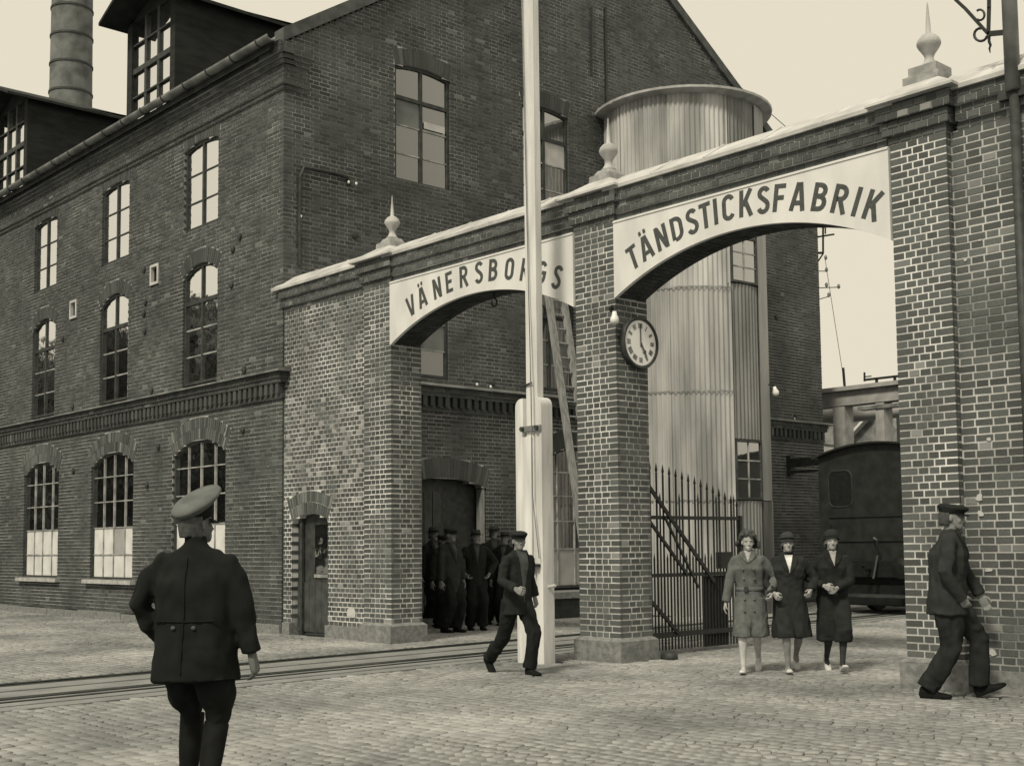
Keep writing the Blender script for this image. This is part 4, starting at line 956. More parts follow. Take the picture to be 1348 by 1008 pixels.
for z0, z1, k in tiers:
    rr = SR - 0.004 * (k % 2) + 0.02 * (3 - k) / 3
    cuts = [-150, -100, -62, -19]
    for i in range(3):
        corr_sheet(z0 + (0.02 if i % 2 else 0), z1 + ru(-.01, .02), rad(cuts[i]) - 0.03, rad(cuts[i + 1]) + 0.02, rr + 0.012 * (i % 2), M_CORR, 'cladding_sheet')
    corr_sheet(z0, z1, rad(34), rad(150), rr, M_CORR, 'cladding_sheet')
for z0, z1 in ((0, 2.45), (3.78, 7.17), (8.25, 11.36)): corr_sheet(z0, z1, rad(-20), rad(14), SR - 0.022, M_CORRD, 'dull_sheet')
for z0, z1, m in ((2.46, 11.3, M_CONC), (0, 2.44, M_CORRD)):
    b = MB(); b.rings([[Vector((SX + SR * 1.014 * math.cos(rad(a)), SY + SR * 1.014 * math.sin(rad(a)), z)) for a in range(10, 37, 4)] for z in (z0, z1)], cap=False, closed=False); b.build('flat_strip', m if m is not M_CONC else mat('galvanised_flat_strip', 0.36, 0.6, var=0.25, scale=1.4, stretch=(1, 1, 0.3)), si, smooth=True)
for zz in (2.45, 4.79, 7.05):
    b = MB(); b.rings([[Vector((SX + (SR + 0.045) * math.cos(rad(a)), SY + (SR + 0.045) * math.sin(rad(a)), z + 0.01 * math.sin(a * 0.9))) for a in range(-150, -17, 4)] for z in (zz - 0.016, zz + 0.016)], cap=False, closed=False); b.build('sheet_seam', M_CORRD, si)
b = MB(); b.lathe((SX, SY, 0), [(SR - 0.08, 0), (SR - 0.08, 11.4)], 40); b.build('inner_shell', M_FRAME, si)
def tower_window(z0, z1, rows):
    a0, a1 = rad(-17.5), rad(9); P = lambda a, z, r: Vector((SX + r * math.cos(a), SY + r * math.sin(a), z)); fr = MB(); r_ = SR + 0.0
    pa, pb_ = P(a0, 0, r_), P(a1, 0, r_); U = (pb_ - pa).normalized(); N = Vector((U.y, -U.x, 0)); L = (pb_ - pa).length
    Q = lambda u, z, d: pa + U * (u * L) + N * d + Vector((0, 0, z))
    for (u0, u1, za, zb) in ((0, .05, z0, z1), (.95, 1, z0, z1), (.05, .95, z0, z0 + .05), (.05, .95, z1 - .05, z1)):
        fr.prism([Q(u0, za, 0), Q(u1, za, 0), Q(u1, zb, 0), Q(u0, zb, 0)], N * 0.05)
    w = fr.build('window', M_BARDK, si, fix=True)
    for r in range(rows):
        for c_ in range(2):
            za = z0 + .05 + (z1 - z0 - .1) * r / rows; zb = z0 + .05 + (z1 - z0 - .1) * (r + 1) / rows
            b = MB(); b.prism([Q(.05 + .45 * c_ + .005, za + .005, .01), Q(.05 + .45 * (c_ + 1) - .005, za + .005, .01), Q(.05 + .45 * (c_ + 1) - .005, zb - .005, .01), Q(.05 + .45 * c_ + .005, zb - .005, .01)], N * 0.006); b.build('pane', M_GLASS, w, fix=True)
    for r in range(1, rows):
        za = z0 + .05 + (z1 - z0 - .1) * r / rows; b = MB(); b.prism([Q(.05, za - .014, .012), Q(.95, za - .014, .012), Q(.95, za + .014, .012), Q(.05, za + .014, .012)], N * 0.02); b.build('glazing_bar', M_BAR, w, fix=True)
    b = MB(); b.prism([Q(.487, z0 + .05, .012), Q(.513, z0 + .05, .012), Q(.513, z1 - .05, .012), Q(.487, z1 - .05, .012)], N * 0.024); b.build('glazing_bar', M_BAR, w, fix=True)
tower_window(2.47, 3.76, 3); tower_window(7.19, 8.23, 3)
b = MB(); b.lathe((SX, SY, 0), [(SR + 0.02, 11.33), (2.06, 11.38), (2.07, 11.43), (1.2, 11.72), (0.1, 11.90)], 40); shade_auto(b.build('roof', M_ZINC, si), 25)
b = MB(); b.prism([Vector((XC + 0.1, 20.36, 11.40)), Vector((SX - 0.3, 20.05, 11.36)), Vector((SX - 0.3, 20.05, 11.42)), Vector((XC + 0.1, 20.36, 11.50))], (0, 3.6, 0.1)); b.build('link_roof', M_ZINC, si, fix=True)
b = MB(); b.box((XC + 0.26, 20.6, 0), (SX, 23.6, 11.3)); b.build('link_wall', M_CORRD, si)
q1 = on('x', SX + SR * 0.85, 998, 513); q2 = on('x', q1.x + 0.15, 1021, 516)
bulb_lamp('tower_lamp', 'white bulb on a curved arm at the edge of the corrugated tower', Vector((q1.x, q1.y, q1.z)), [q1.lerp(q2, 0.3) + Vector((0, 0, -0.02)), q1.lerp(q2, 0.65) + Vector((0, 0, 0.16)), q2 + Vector((0, -0.05, 0.16))], q2, 0.075, (0.1, 0.25, -1))
b = MB(); b.path([on('x', XC, 935, 80), on('x', SX, 975, 115), on('x', SX + 1, 1040, 172)], 0.010, 5); tag(b.build('stay_wire', M_IRON), 'thin stay wire slanting past the tower roof', 'wire')

# ------------------------------------------------------------------ ladder leaning on the gable
T1 = on('x', XC + 0.10, 719, 370); T2 = on('x', -18.35, 757, 640); dl = (T2 - T1); B1 = T1 + dl * ((T1.z - 0.0) / -dl.z); T0 = T1 - dl * 0.12
ld = thing('ladder', 'long wooden ladder leaning on the factory gable behind the middle pier', 'ladder', tuple(B1))
off = Vector((0.0, 0.46, 0)); 
for o_ in (Vector((0, 0, 0)), off):
    b = MB(); b.bar(T0 + o_, B1 + o_, 0.14, 0.10, up=(1, 0, 0)); b.build('side_rail', M_WOOD, ld)
L_ = (B1 - T0); nr = int(L_.length / 0.33)
for i in range(1, nr):
    p = T0 + L_ * (i / nr); b = MB(); b.tube(p + Vector((0, 0.05, 0)), p + off - Vector((0, 0.05, 0)), 0.022, n=6); b.build('rung', M_WOOD, ld)

# ================================================================== LOCOMOTIVE
lx, ly = -14.98, 24.1; hw = 1.42
lo = thing('locomotive', 'black railway engine standing in the yard, its round-roofed cab end turned to the gate', 'locomotive', (lx, ly + 3, 0))
def roofz(x): return 3.47 + 0.24 * (1 - ((x - lx) / hw) ** 2)
b = MB(); prof = [(lx - hw, 1.05), (lx + hw, 1.05)] + [(lx + hw - 2 * hw * i / 14, roofz(lx + hw - 2 * hw * i / 14) - 0.04) for i in range(15)]
b.prism([Vector((x, ly, z)) for x, z in prof], (0, 2.6, 0)); b.build('cab', M_LOCO, lo, fix=True)
b = MB(); R = []
for i in range(15):
    x = lx - hw - 0.09 + (2 * hw + 0.18) * i / 14; z = 3.44 + 0.27 * (1 - ((x - lx) / (hw + 0.09)) ** 2); R.append((x, z))
b.prism([Vector((x, ly - 0.14, z)) for x, z in R] + [Vector((x, ly - 0.14, z - 0.04)) for x, z in reversed(R)], (0, 2.9, 0)); b.build('cab_roof', M_LOCO, lo, fix=True)
b = MB(); b.tube((lx, ly + 2.6, 2.1), (lx, ly + 7.2, 2.1), 0.62, n=22); b.build('boiler', M_LOCO, lo, smooth=True)
b = MB(); b.lathe((lx, ly + 6.6, 2.6), [(0.2, 0), (0.17, 0.9), (0.27, 1.0), (0.27, 1.1)], 16); b.build('chimney', M_LOCO, lo)
b = MB(); b.box((lx - 0.95, ly + 0.1, 0.62), (lx + 0.95, ly + 7.3, 1.05)); b.build('frame', M_LOCO2, lo)
b = MB(); b.box((lx - 1.2, ly + 0.05, 0.16), (lx + 1.2, ly + 1.9, 0.615)); b.build('dark_filler', M_LOCO2, lo)  # filler box added so the engine's underside reads as one dark mass
b = MB(); b.box((lx - hw, ly - 0.10, 0.78), (lx + hw, ly + 0.1, 1.13)); b.build('buffer_beam', M_LOCO2, lo)
for s_ in (-0.88, 0.88):
    b = MB(); b.tube((lx + s_, ly - 0.10, 0.98), (lx + s_, ly - 0.48, 0.98), 0.085, n=12); bu = b.build('buffer', M_LOCO2, lo)
    b = MB(); b.rings([[Vector((lx + s_ + r * math.cos(q), y, 0.98 + r * math.sin(q))) for q in [2 * math.pi * j / 18 for j in range(18)]] for r, y in ((0.22, ly - 0.48), (0.22, ly - 0.53), (0.1, ly - 0.57))]); b.build('buffer_head', M_LOCO2, bu)
    for wy in (1.2, 3.4, 5.6):
        b = MB(); b.tube((lx + s_ * 0.8, ly + wy, 0.47), (lx + s_ * 0.97, ly + wy, 0.47), 0.47, n=24); b.build('wheel', M_LOCO2, lo)
b = MB(); b.box((lx - 1.16, ly - 0.03, 2.08), (lx + 1.16, ly - 0.004, 2.11)); b.build('seam_strip', M_LOCO, lo)
b = MB(); b.box((lx - 1.16, ly - 0.035, 1.55), (lx + 1.16, ly - 0.004, 1.60)); b.build('seam_strip', M_LOCO, lo)
M_OUT = mat('worn_bright_edge', 0.045, 0.5, var=0.3, scale=6)
for wx in (lx - 0.85,):
    b = MB(); pts = []
    for cx_, cz_, a0 in ((0.14, 0.24, 0), (-0.14, 0.24, 90), (-0.14, -0.24, 180), (0.14, -0.24, 270)):
        for i in range(5): a = rad(a0 + 22.5 * i); pts.append(Vector((wx + cx_ + 0.16 * math.cos(a), ly - 0.012, 2.72 + cz_ + 0.16 * math.sin(a))))
    b.path(pts + [pts[0]], 0.013, 5); wd = b.build('cab_window', M_OUT, lo); b = MB(); b.prism([p + Vector((0, 0.005, 0)) for p in pts], (0, 0.006, 0)); b.build('pane', M_LOCO2, wd, fix=True)
b = MB(); b.path([(lx + 0.03, ly - 0.06, 1.42), (lx + 0.14, ly - 0.30, 1.62), (lx + 0.20, ly - 0.30, 1.58), (lx + 0.10, ly - 0.12, 1.25), (lx + 0.06, ly - 0.25, 0.75)], 0.026, 6); b.build('brake_hose', M_OUT, lo)
b = MB(); b.path([(lx - 0.1, ly - 0.12, 0.95), (lx - 0.1, ly - 0.35, 0.93), (lx - 0.1, ly - 0.40, 1.02), (lx - 0.1, ly - 0.30, 1.05)], 0.03, 6); b.build('coupling_hook', M_LOCO2, lo)
b = MB(); b.box((lx - 0.5, ly - 0.45, 0.36), (lx + 0.9, ly - 0.15, 0.42)); b.build('footstep', M_OUT, lo)
for s_ in (-1.12, 1.12):
    b = MB(); b.path([(lx + s_, ly - 0.07, 1.25), (lx + s_, ly - 0.07, 2.0)], 0.016, 6); b.build('handrail', M_LOCO, lo)

# ================================================================== PIPE TRESTLE, shed and wires beyond the yard
TY = 30.5; tr = thing('pipe_trestle', 'grey post-and-beam trestle carrying a pipe behind the engine', 'trestle', (-19, TY, 0))
b = MB(); b.box((-22.5, TY, 5.38), (-10, TY + 0.5, 5.78)); b.box((-22.5, TY - 0.15, 5.785), (-10, TY + 0.65, 5.90)); b.build('beam', M_CONC, tr)
for xa, xb in ((-20.23, -19.85), (-18.86, -18.60), (-15.2, -14.85)):
    b = MB(); b.box((xa, TY + 0.02, 0), (xb, TY + 0.46, 5.378)); b.build('post', M_CONC, tr)
b = MB(); b.box((-19.4, TY - 0.02, 5.20), (-17.6, TY + 0.3, 5.30)); b.build('tie_plate', M_GUTTER, tr)
b = MB(); b.tube((-30, 32.5, 5.35), (-8, 32.5, 5.35), 0.24, n=16); tag(b.build('steam_pipe', mat('lagged_pipe', 0.42, 0.7, var=0.15, scale=2), smooth=True), 'thick pale horizontal pipe behind the trestle posts', 'pipe')
sh = thing('storage_shed', 'small shed with a steep roof and pale gable beyond the trestle', 'shed', (-26, 46, 0))
sc_ = on('y', 46, 1160, 560)
b = MB(); b.box((sc_.x - 3.2, 46, 0), (sc_.x + 1.5, 52, sc_.z - 0.4)); b.build('wall', M_GREYPANEL, sh)
b = MB(); b.prism([Vector((sc_.x - 3.4, 45.9, sc_.z - 0.45)), Vector((sc_.x + 1.9, 45.9, sc_.z - 1.4)), Vector((sc_.x + 1.9, 45.9, sc_.z - 1.2)), Vector((sc_.x - 0.6, 45.9, sc_.z + 1.0)), Vector((sc_.x - 3.4, 45.9, sc_.z - 0.2))], (0, 7, 0)); b.build('roof', M_GUTTER, sh, fix=True)
b = MB(); b.bar(Vector((sc_.x - 2.6, 45.7, sc_.z - 1.5)), Vector((sc_.x - 0.2, 45.7, sc_.z + 0.55)), 0.1, 0.35, up=(0, 1, 0)); b.build('barge_board', M_SIGN, sh)
b = MB(); b.box((sc_.x + 1.9, 44, 0), (sc_.x + 12, 50, sc_.z + 0.9)); tag(b.build('dark_store', M_FRAME), 'dark flat-roofed store behind the engine cab', 'building')
# insulator rack at the end of the gable
ir = thing('insulator_rack', 'iron rack of insulators and wires on the far corner of the factory', 'rack', tuple(on('y', 29.25, 1080, 340)))
R_ = lambda x, y: on('y', 29.25, x, y)
b = MB(); b.bar(R_(1076, 312), R_(1098, 308.5), 0.04, 0.04); b.bar(R_(1083.5, 300), R_(1083.5, 334), 0.04, 0.04, up=(0, 1, 0)); b.bar(R_(1083.5, 334), R_(1077, 344), 0.03, 0.03, up=(0, 1, 0)); b.bar(R_(1076, 333), R_(1084, 333), 0.04, 0.06); b.bar(R_(1086.5, 285), R_(1086.5, 308), 0.03, 0.03, up=(0, 1, 0)); b.build('frame', M_IRON, ir)
for x_, y_ in ((1087, 339), (1088, 355), (1088, 375), (1104, 377), (1091, 388)):
    b = MB(); b.ell(R_(x_, y_), 0.045, 0.045, 0.07, 8, 5); b.build('insulator', M_STONE, ir)
b = MB(); b.path([R_(1078, 357), R_(1088, 357)], 0.012, 4); b.path([R_(1078, 379), R_(1106, 378)], 0.012, 4); b.path([R_(1078, 394), R_(1092, 390)], 0.012, 4); b.build('bracket', M_IRON, ir)
b = MB(); b.path([R_(1086, 340), on('y', TY, 1112, 508)], 0.008, 5); b.path([on('y', TY, 1110, 484), on('y', TY, 1112, 508)], 0.04, 5); tag(b.build('guy_wire', M_IRON), 'thin wire running from the insulator rack down to the trestle', 'wire')
rk = MB(); RR = lambda x, y: on('y', TY + 0.3, x, y)
rk.bar(RR(1138, 500), RR(1200, 493), 0.06, 0.06); rk.bar(RR(1138, 490), RR(1138, 502), 0.04, 0.04, up=(0, 1, 0)); rk.bar(RR(1154, 498), RR(1154, 508), 0.06, 0.06, up=(0, 1, 0)); rk.bar(RR(1178, 495), RR(1178, 506), 0.06, 0.06, up=(0, 1, 0)); rk.bar(RR(1138, 496), RR(1147, 495), 0.03, 0.03)
rk.build('wire_rail', M_IRON, tr)

# ================================================================== TREES across the road (mirrored in the factory windows)
def tree_mesh(seed):
    random.seed(seed); t = MB(); t.path([(0, 0, -0.1), (0.1, 0, 3), (0.0, 0.2, 7), (0.2, 0, 11)], [0.35, 0.28, 0.2, 0.08], 8)
    for k in range(7):
        a = k * 2.4; z = 4 + k; t.path([(0.05, 0.1, z), (1.2 * math.cos(a), 1.2 * math.sin(a), z + 0.9), (2.4 * math.cos(a), 2.4 * math.sin(a), z + 2.2)], [0.12, 0.08, 0.03], 5)
    c = MB(); cl = [(ru(-4, 4), ru(-3, 3), ru(0.4, 12.5), ru(1.0, 1.9)) for _ in range(60)]
    for _ in range(5200):
        q = random.choice(cl); v = Vector((random.gauss(0, 1), random.gauss(0, 1), random.gauss(0, 1))).normalized() * q[3] * ru(0.5, 1.0); p = Vector(q[:3]) + v
        if p.z > 9: p.x *= 0.8; p.y *= 0.8
        u = Vector((ru(-1, 1), ru(-1, 1), ru(-1, 1))).normalized() * 0.30; w = u.orthogonal().normalized() * 0.22; c.poly([p - u, p + w, p + u, p - w])
    return t.mesh('trunk'), c.mesh('crown')
M_LEAF = mat('summer_leaves', 0.06, 0.7, island=0.4); M_BARK = mat('bark', 0.10, 0.9, var=0.3, scale=8)
tm = tree_mesh(3); tm[0].materials.append(M_BARK); tm[1].materials.append(M_LEAF); random.seed(11)
for i, (x, y, s_) in enumerate(((-40, -6, 0.95), (-46, -7, 1.0), (-52, -6, 0.98), (-58, -8, 1.05), (-64, -6.5, 1.0), (-70, -9, 1.1), (-77, -7, 1.05), (-85, -9, 1.15))):
    t = thing('tree', 'leafy tree across the road mirrored in the factory windows', 'tree', (x, y, 0), 'trees across the road', rotz=i * 1.3, local=True); t.scale = (s_, s_, s_)
    for nm, me in (('trunk', tm[0]), ('crown', tm[1])):
        o = D.objects.new(nm, me); COL.objects.link(o); o.parent = t

# ================================================================== PEOPLE
TMP = D.scenes.new('tmp')          # remeshing happens in an otherwise empty scene, removed again below
def V3(*a): return Vector(a)
def remesh(mb, voxel, smooth=4, factor=0.5, dec=None, zfold=None):
    me = mb.mesh('tmp'); bm = bmesh.new(); bm.from_mesh(me); bmesh.ops.recalc_face_normals(bm, faces=bm.faces); bm.to_mesh(me); bm.free()
    o = D.objects.new('tmp', me); TMP.collection.objects.link(o)
    m = o.modifiers.new('r', 'REMESH'); m.mode = 'VOXEL'; m.voxel_size = voxel
    if smooth: m = o.modifiers.new('s', 'SMOOTH'); m.iterations = smooth; m.factor = factor
    if dec: m = o.modifiers.new('d', 'DECIMATE'); m.ratio = dec
    with bpy.context.temp_override(scene=TMP, view_layer=TMP.view_layers[0]):
        dg = bpy.context.evaluated_depsgraph_get(); dg.update(); out = D.meshes.new_from_object(o.evaluated_get(dg))
    D.objects.remove(o); D.meshes.remove(me); return out
def put(me, name, mats, parent, smooth=True, label=None):
    me.name = name; me.materials.clear()
    for q in (mats if isinstance(mats, (list, tuple)) else [mats]): me.materials.append(q)
    me.polygons.foreach_set('use_smooth', [smooth] * len(me.polygons))
    o = D.objects.new(name, me); COL.objects.link(o); o.parent = parent
    if label: o['label'] = label
    return o
def folds(me, amp, fx_=7.0, fz=2.2, seed=0.0, amp2=0.0):
    """cloth: long soft vertical folds plus finer creases, pushed along the normals"""
    nv = len(me.vertices); co = [0.0] * (nv * 3); nr_ = [0.0] * (nv * 3); me.vertices.foreach_get('co', co); me.vertices.foreach_get('normal', nr_)
    for i in range(0, nv * 3, 3):
        x, y, z = co[i], co[i + 1], co[i + 2]
        w = noise.noise(Vector((x * 3.1 + seed, y * 3.1, z * 3.1)))
        n = noise.noise(Vector((x * fx_ + seed + w, y * fx_ + w, z * fz + w * 1.5))) * amp + noise.noise(Vector((x * 17 + seed, y * 17, z * 12 + w * 3))) * amp2
        co[i] += nr_[i] * n; co[i + 1] += nr_[i + 1] * n; co[i + 2] += nr_[i + 2] * n
    me.vertices.foreach_set('co', co)
def ik(a, b, l1, l2, hint):
    d = b - a; L = min(d.length, (l1 + l2) * 0.999); dn = d.normalized(); b = a + dn * L
    x = (l1 * l1 - l2 * l2 + L * L) / (2 * L); h = math.sqrt(max(0, l1 * l1 - x * x)); hn = hint - dn * hint.dot(dn)
    return a + dn * x + hn.normalized() * h, b
def oval(c, rx, ry, n=16, ax=None, ay=None):
    ax = ax or Vector((1, 0, 0)); ay = ay or Vector((0, 1, 0))
    return [Vector(c) + ax * rx * math.cos(2 * math.pi * i / n) + ay * ry * math.sin(2 * math.pi * i / n) for i in range(n)]
def torso(mb, secs, n=18):      # (cx, cy, z, rx, ry)
    mb.rings([oval((a, b, z), rx, ry, n) for a, b, z, rx, ry in secs])
def hand(mb, wrist, d, side, up, curl=0.6, s=1.0):
    """palm with four bent fingers of different length and a thumb from its side; d along the hand, side towards the thumb, up = back of the hand"""
    d = d.normalized(); side = (side - d * side.dot(d)).normalized(); up = d.cross(side).normalized() * (1 if d.cross(side).dot(up) > 0 else -1)
    P = lambda a, b_, c: wrist + (d * a + side * b_ + up * c) * s
    mb.rings([[P(a, w, t), P(a, w * .5, t * 1.25), P(a, -w * .5, t * 1.25), P(a, -w, t), P(a, -w, -t), P(a, -w * .5, -t * 1.25), P(a, w * .5, -t * 1.25), P(a, w, -t)] for a, w, t in ((-0.03, 0.024, 0.018), (0.0, 0.026, 0.017), (0.04, 0.037, 0.016), (0.085, 0.040, 0.014), (0.098, 0.036, 0.012))])
    for b_, L in ((0.030, 0.068), (0.010, 0.077), (-0.010, 0.072), (-0.029, 0.056)):
        p = [P(0.085, b_, 0)]; a = 0.15
        for k, f in enumerate((0.42, 0.33, 0.25)):
            a += curl * (0.9 if k else 0.6); p.append(p[-1] + (d * math.cos(a) - up * math.sin(a)) * L * f * s)
        mb.path(p, [0.0092 * s, 0.0088 * s, 0.008 * s, 0.0068 * s], 7, round_ends=True)
    t0 = P(0.02, 0.024, -0.004); t1 = t0 + (d * 0.6 + side * 0.7 - up * 0.25) * 0.036 * s; t2 = t1 + (d * 0.85 + side * 0.15 - up * 0.45) * 0.030 * s; t3 = t2 + (d * 0.8 - side * 0.1 - up * 0.6) * 0.024 * s
    mb.path([t0, t1, t2, t3], [0.014 * s, 0.0115 * s, 0.010 * s, 0.008 * s], 7, round_ends=True)
def head(mb, R, c, hh=0.225, female=False):
    """c = chin-level centre of the neck axis; R rotates the head; face looks along -Y"""
    k = hh / 0.225
    T = lambda x, y, z: c + R @ Vector((x * k, y * k, z * k))
    rows = [(-0.012, -0.062, 0.020, 0.022), (0.0, -0.060, 0.034, 0.034), (0.02, -0.045, 0.046, 0.054), (0.05, -0.024, 0.056, 0.074), (0.08, -0.010, 0.063, 0.087), (0.105, -0.003, 0.067, 0.092), (0.125, 0.0, 0.070, 0.095), (0.15, 0.004, 0.072, 0.097), (0.175, 0.008, 0.068, 0.090), (0.20, 0.010, 0.055, 0.072), (0.215, 0.010, 0.035, 0.046)]
    mb.rings([[T(rx * math.cos(q), cy + ry * math.sin(q) * (1.0 if math.sin(q) > 0 else 1.0), z) for q in [2 * math.pi * i / 18 for i in range(18)]] for z, cy, rx, ry in rows])
    mb.path([T(0, -0.088, 0.108), T(0, -0.103, 0.085), T(0, -0.113, 0.066), T(0, -0.096, 0.058)], [0.009 * k, 0.011 * k, 0.015 * k, 0.010 * k], 7, round_ends=True)      # nose
    mb.path([T(-0.045, -0.075, 0.118), T(-0.02, -0.090, 0.122), T(0.02, -0.090, 0.122), T(0.045, -0.075, 0.118)], 0.0095 * k, 6, round_ends=True)                       # brow
    mb.path([T(-0.024, -0.079, 0.036), T(0, -0.092, 0.037), T(0.024, -0.079, 0.036)], [0.006 * k, 0.010 * k, 0.006 * k], 6, round_ends=True)                                # mouth
    mb.ell(T(0, -0.083, 0.008), 0.018 * k, 0.016 * k, 0.014 * k, 8, 5)
    for s_ in (-1, 1):
        mb.ell(T(0.036 * s_, -0.066, 0.068), 0.022 * k, 0.020 * k, 0.026 * k, 8, 5)
        mb.ell(T(0.073 * s_, 0.008, 0.090), 0.010 * k, 0.022 * k, 0.032 * k, 8, 5)
    return T
M_SKIN = mat('skin', 0.33, 0.55, var=0.10, scale=18, bump=0.1, bscale=60)
M_SKIND = mat('weathered_skin', 0.21, 0.6, var=0.14, scale=18, bump=0.1, bscale=60)
M_SKINT = mat('tanned_skin', 0.12, 0.65, var=0.14, scale=18)
M_EYE = mat('eye_dark', 0.115, 0.5); M_LIP = mat('lips', 0.24, 0.5); M_TEETH = mat('teeth', 0.62, 0.4)
def cloth(name, v, var=0.18): return mat(name, v, 0.95, var=var, scale=9, bump=0.35, bscale=140, bdist=0.004, spec=0.12)
M_UNI = cloth('dark_uniform_wool', 0.013); M_CAPTOP = cloth('light_grey_cap_cloth', 0.125); M_BOOT = mat('black_leather', 0.008, 0.75, spec=0.12, var=0.3, scale=15)
M_WORK = cloth('dark_work_cloth', 0.022); M_WORK2 = cloth('worn_blue_work_cloth', 0.034); M_SHIRT = cloth('grey_shirt', 0.075); M_TROUSER = cloth('dark_trousers', 0.016)
M_TRENCH = cloth('mid_grey_gabardine', 0.118); M_COATD = cloth('dark_wool_coat', 0.022); M_COATD2 = cloth('dark_wool_coat_plain', 0.028); M_BLOUSE = cloth('white_blouse', 0.66); M_HATD = cloth('dark_felt', 0.030); M_HATM = cloth('brown_felt', 0.045)
M_STOCKW = cloth('pale_stockings', 0.50); M_STOCKG = cloth('grey_stockings', 0.24); M_STOCKD = cloth('dark_stockings', 0.045); M_SHOEW = mat('pale_shoe_leather', 0.55, 0.5, var=0.1, scale=12); M_HAIR = mat('brown_hair', 0.045, 0.6, var=0.5, scale=26, bump=0.6, bscale=50); M_HAIRG = mat('grey_hair', 0.06, 0.7, var=0.3, scale=30)
def paint_head(me, T, k, smile=False):
    """eyes, lips: pick the faces of the continuous body mesh that lie there"""
    spots = [(T(0.030, -0.088, 0.098), 0.011, 0.006, 1), (T(-0.030, -0.088, 0.098), 0.011, 0.006, 1), (T(0, -0.097, 0.037), 0.023, 0.007, 3 if smile else 2), (T(0.030, -0.088, 0.118), 0.015, 0.0035, 1), (T(-0.030, -0.088, 0.118), 0.015, 0.0035, 1)]
    ex = (T(1, 0, 0) - T(0, 0, 0)).normalized(); ez = (T(0, 0, 1) - T(0, 0, 0)).normalized()
    for p in me.polygons:
        if p.center.z < 1.2: continue
        for c, rx, rz, mi in spots:
            d = p.center - c
            if d.length < 0.035 and (d.dot(ex) / rx) ** 2 + (d.dot(ez) / rz) ** 2 < 1: p.material_index = mi

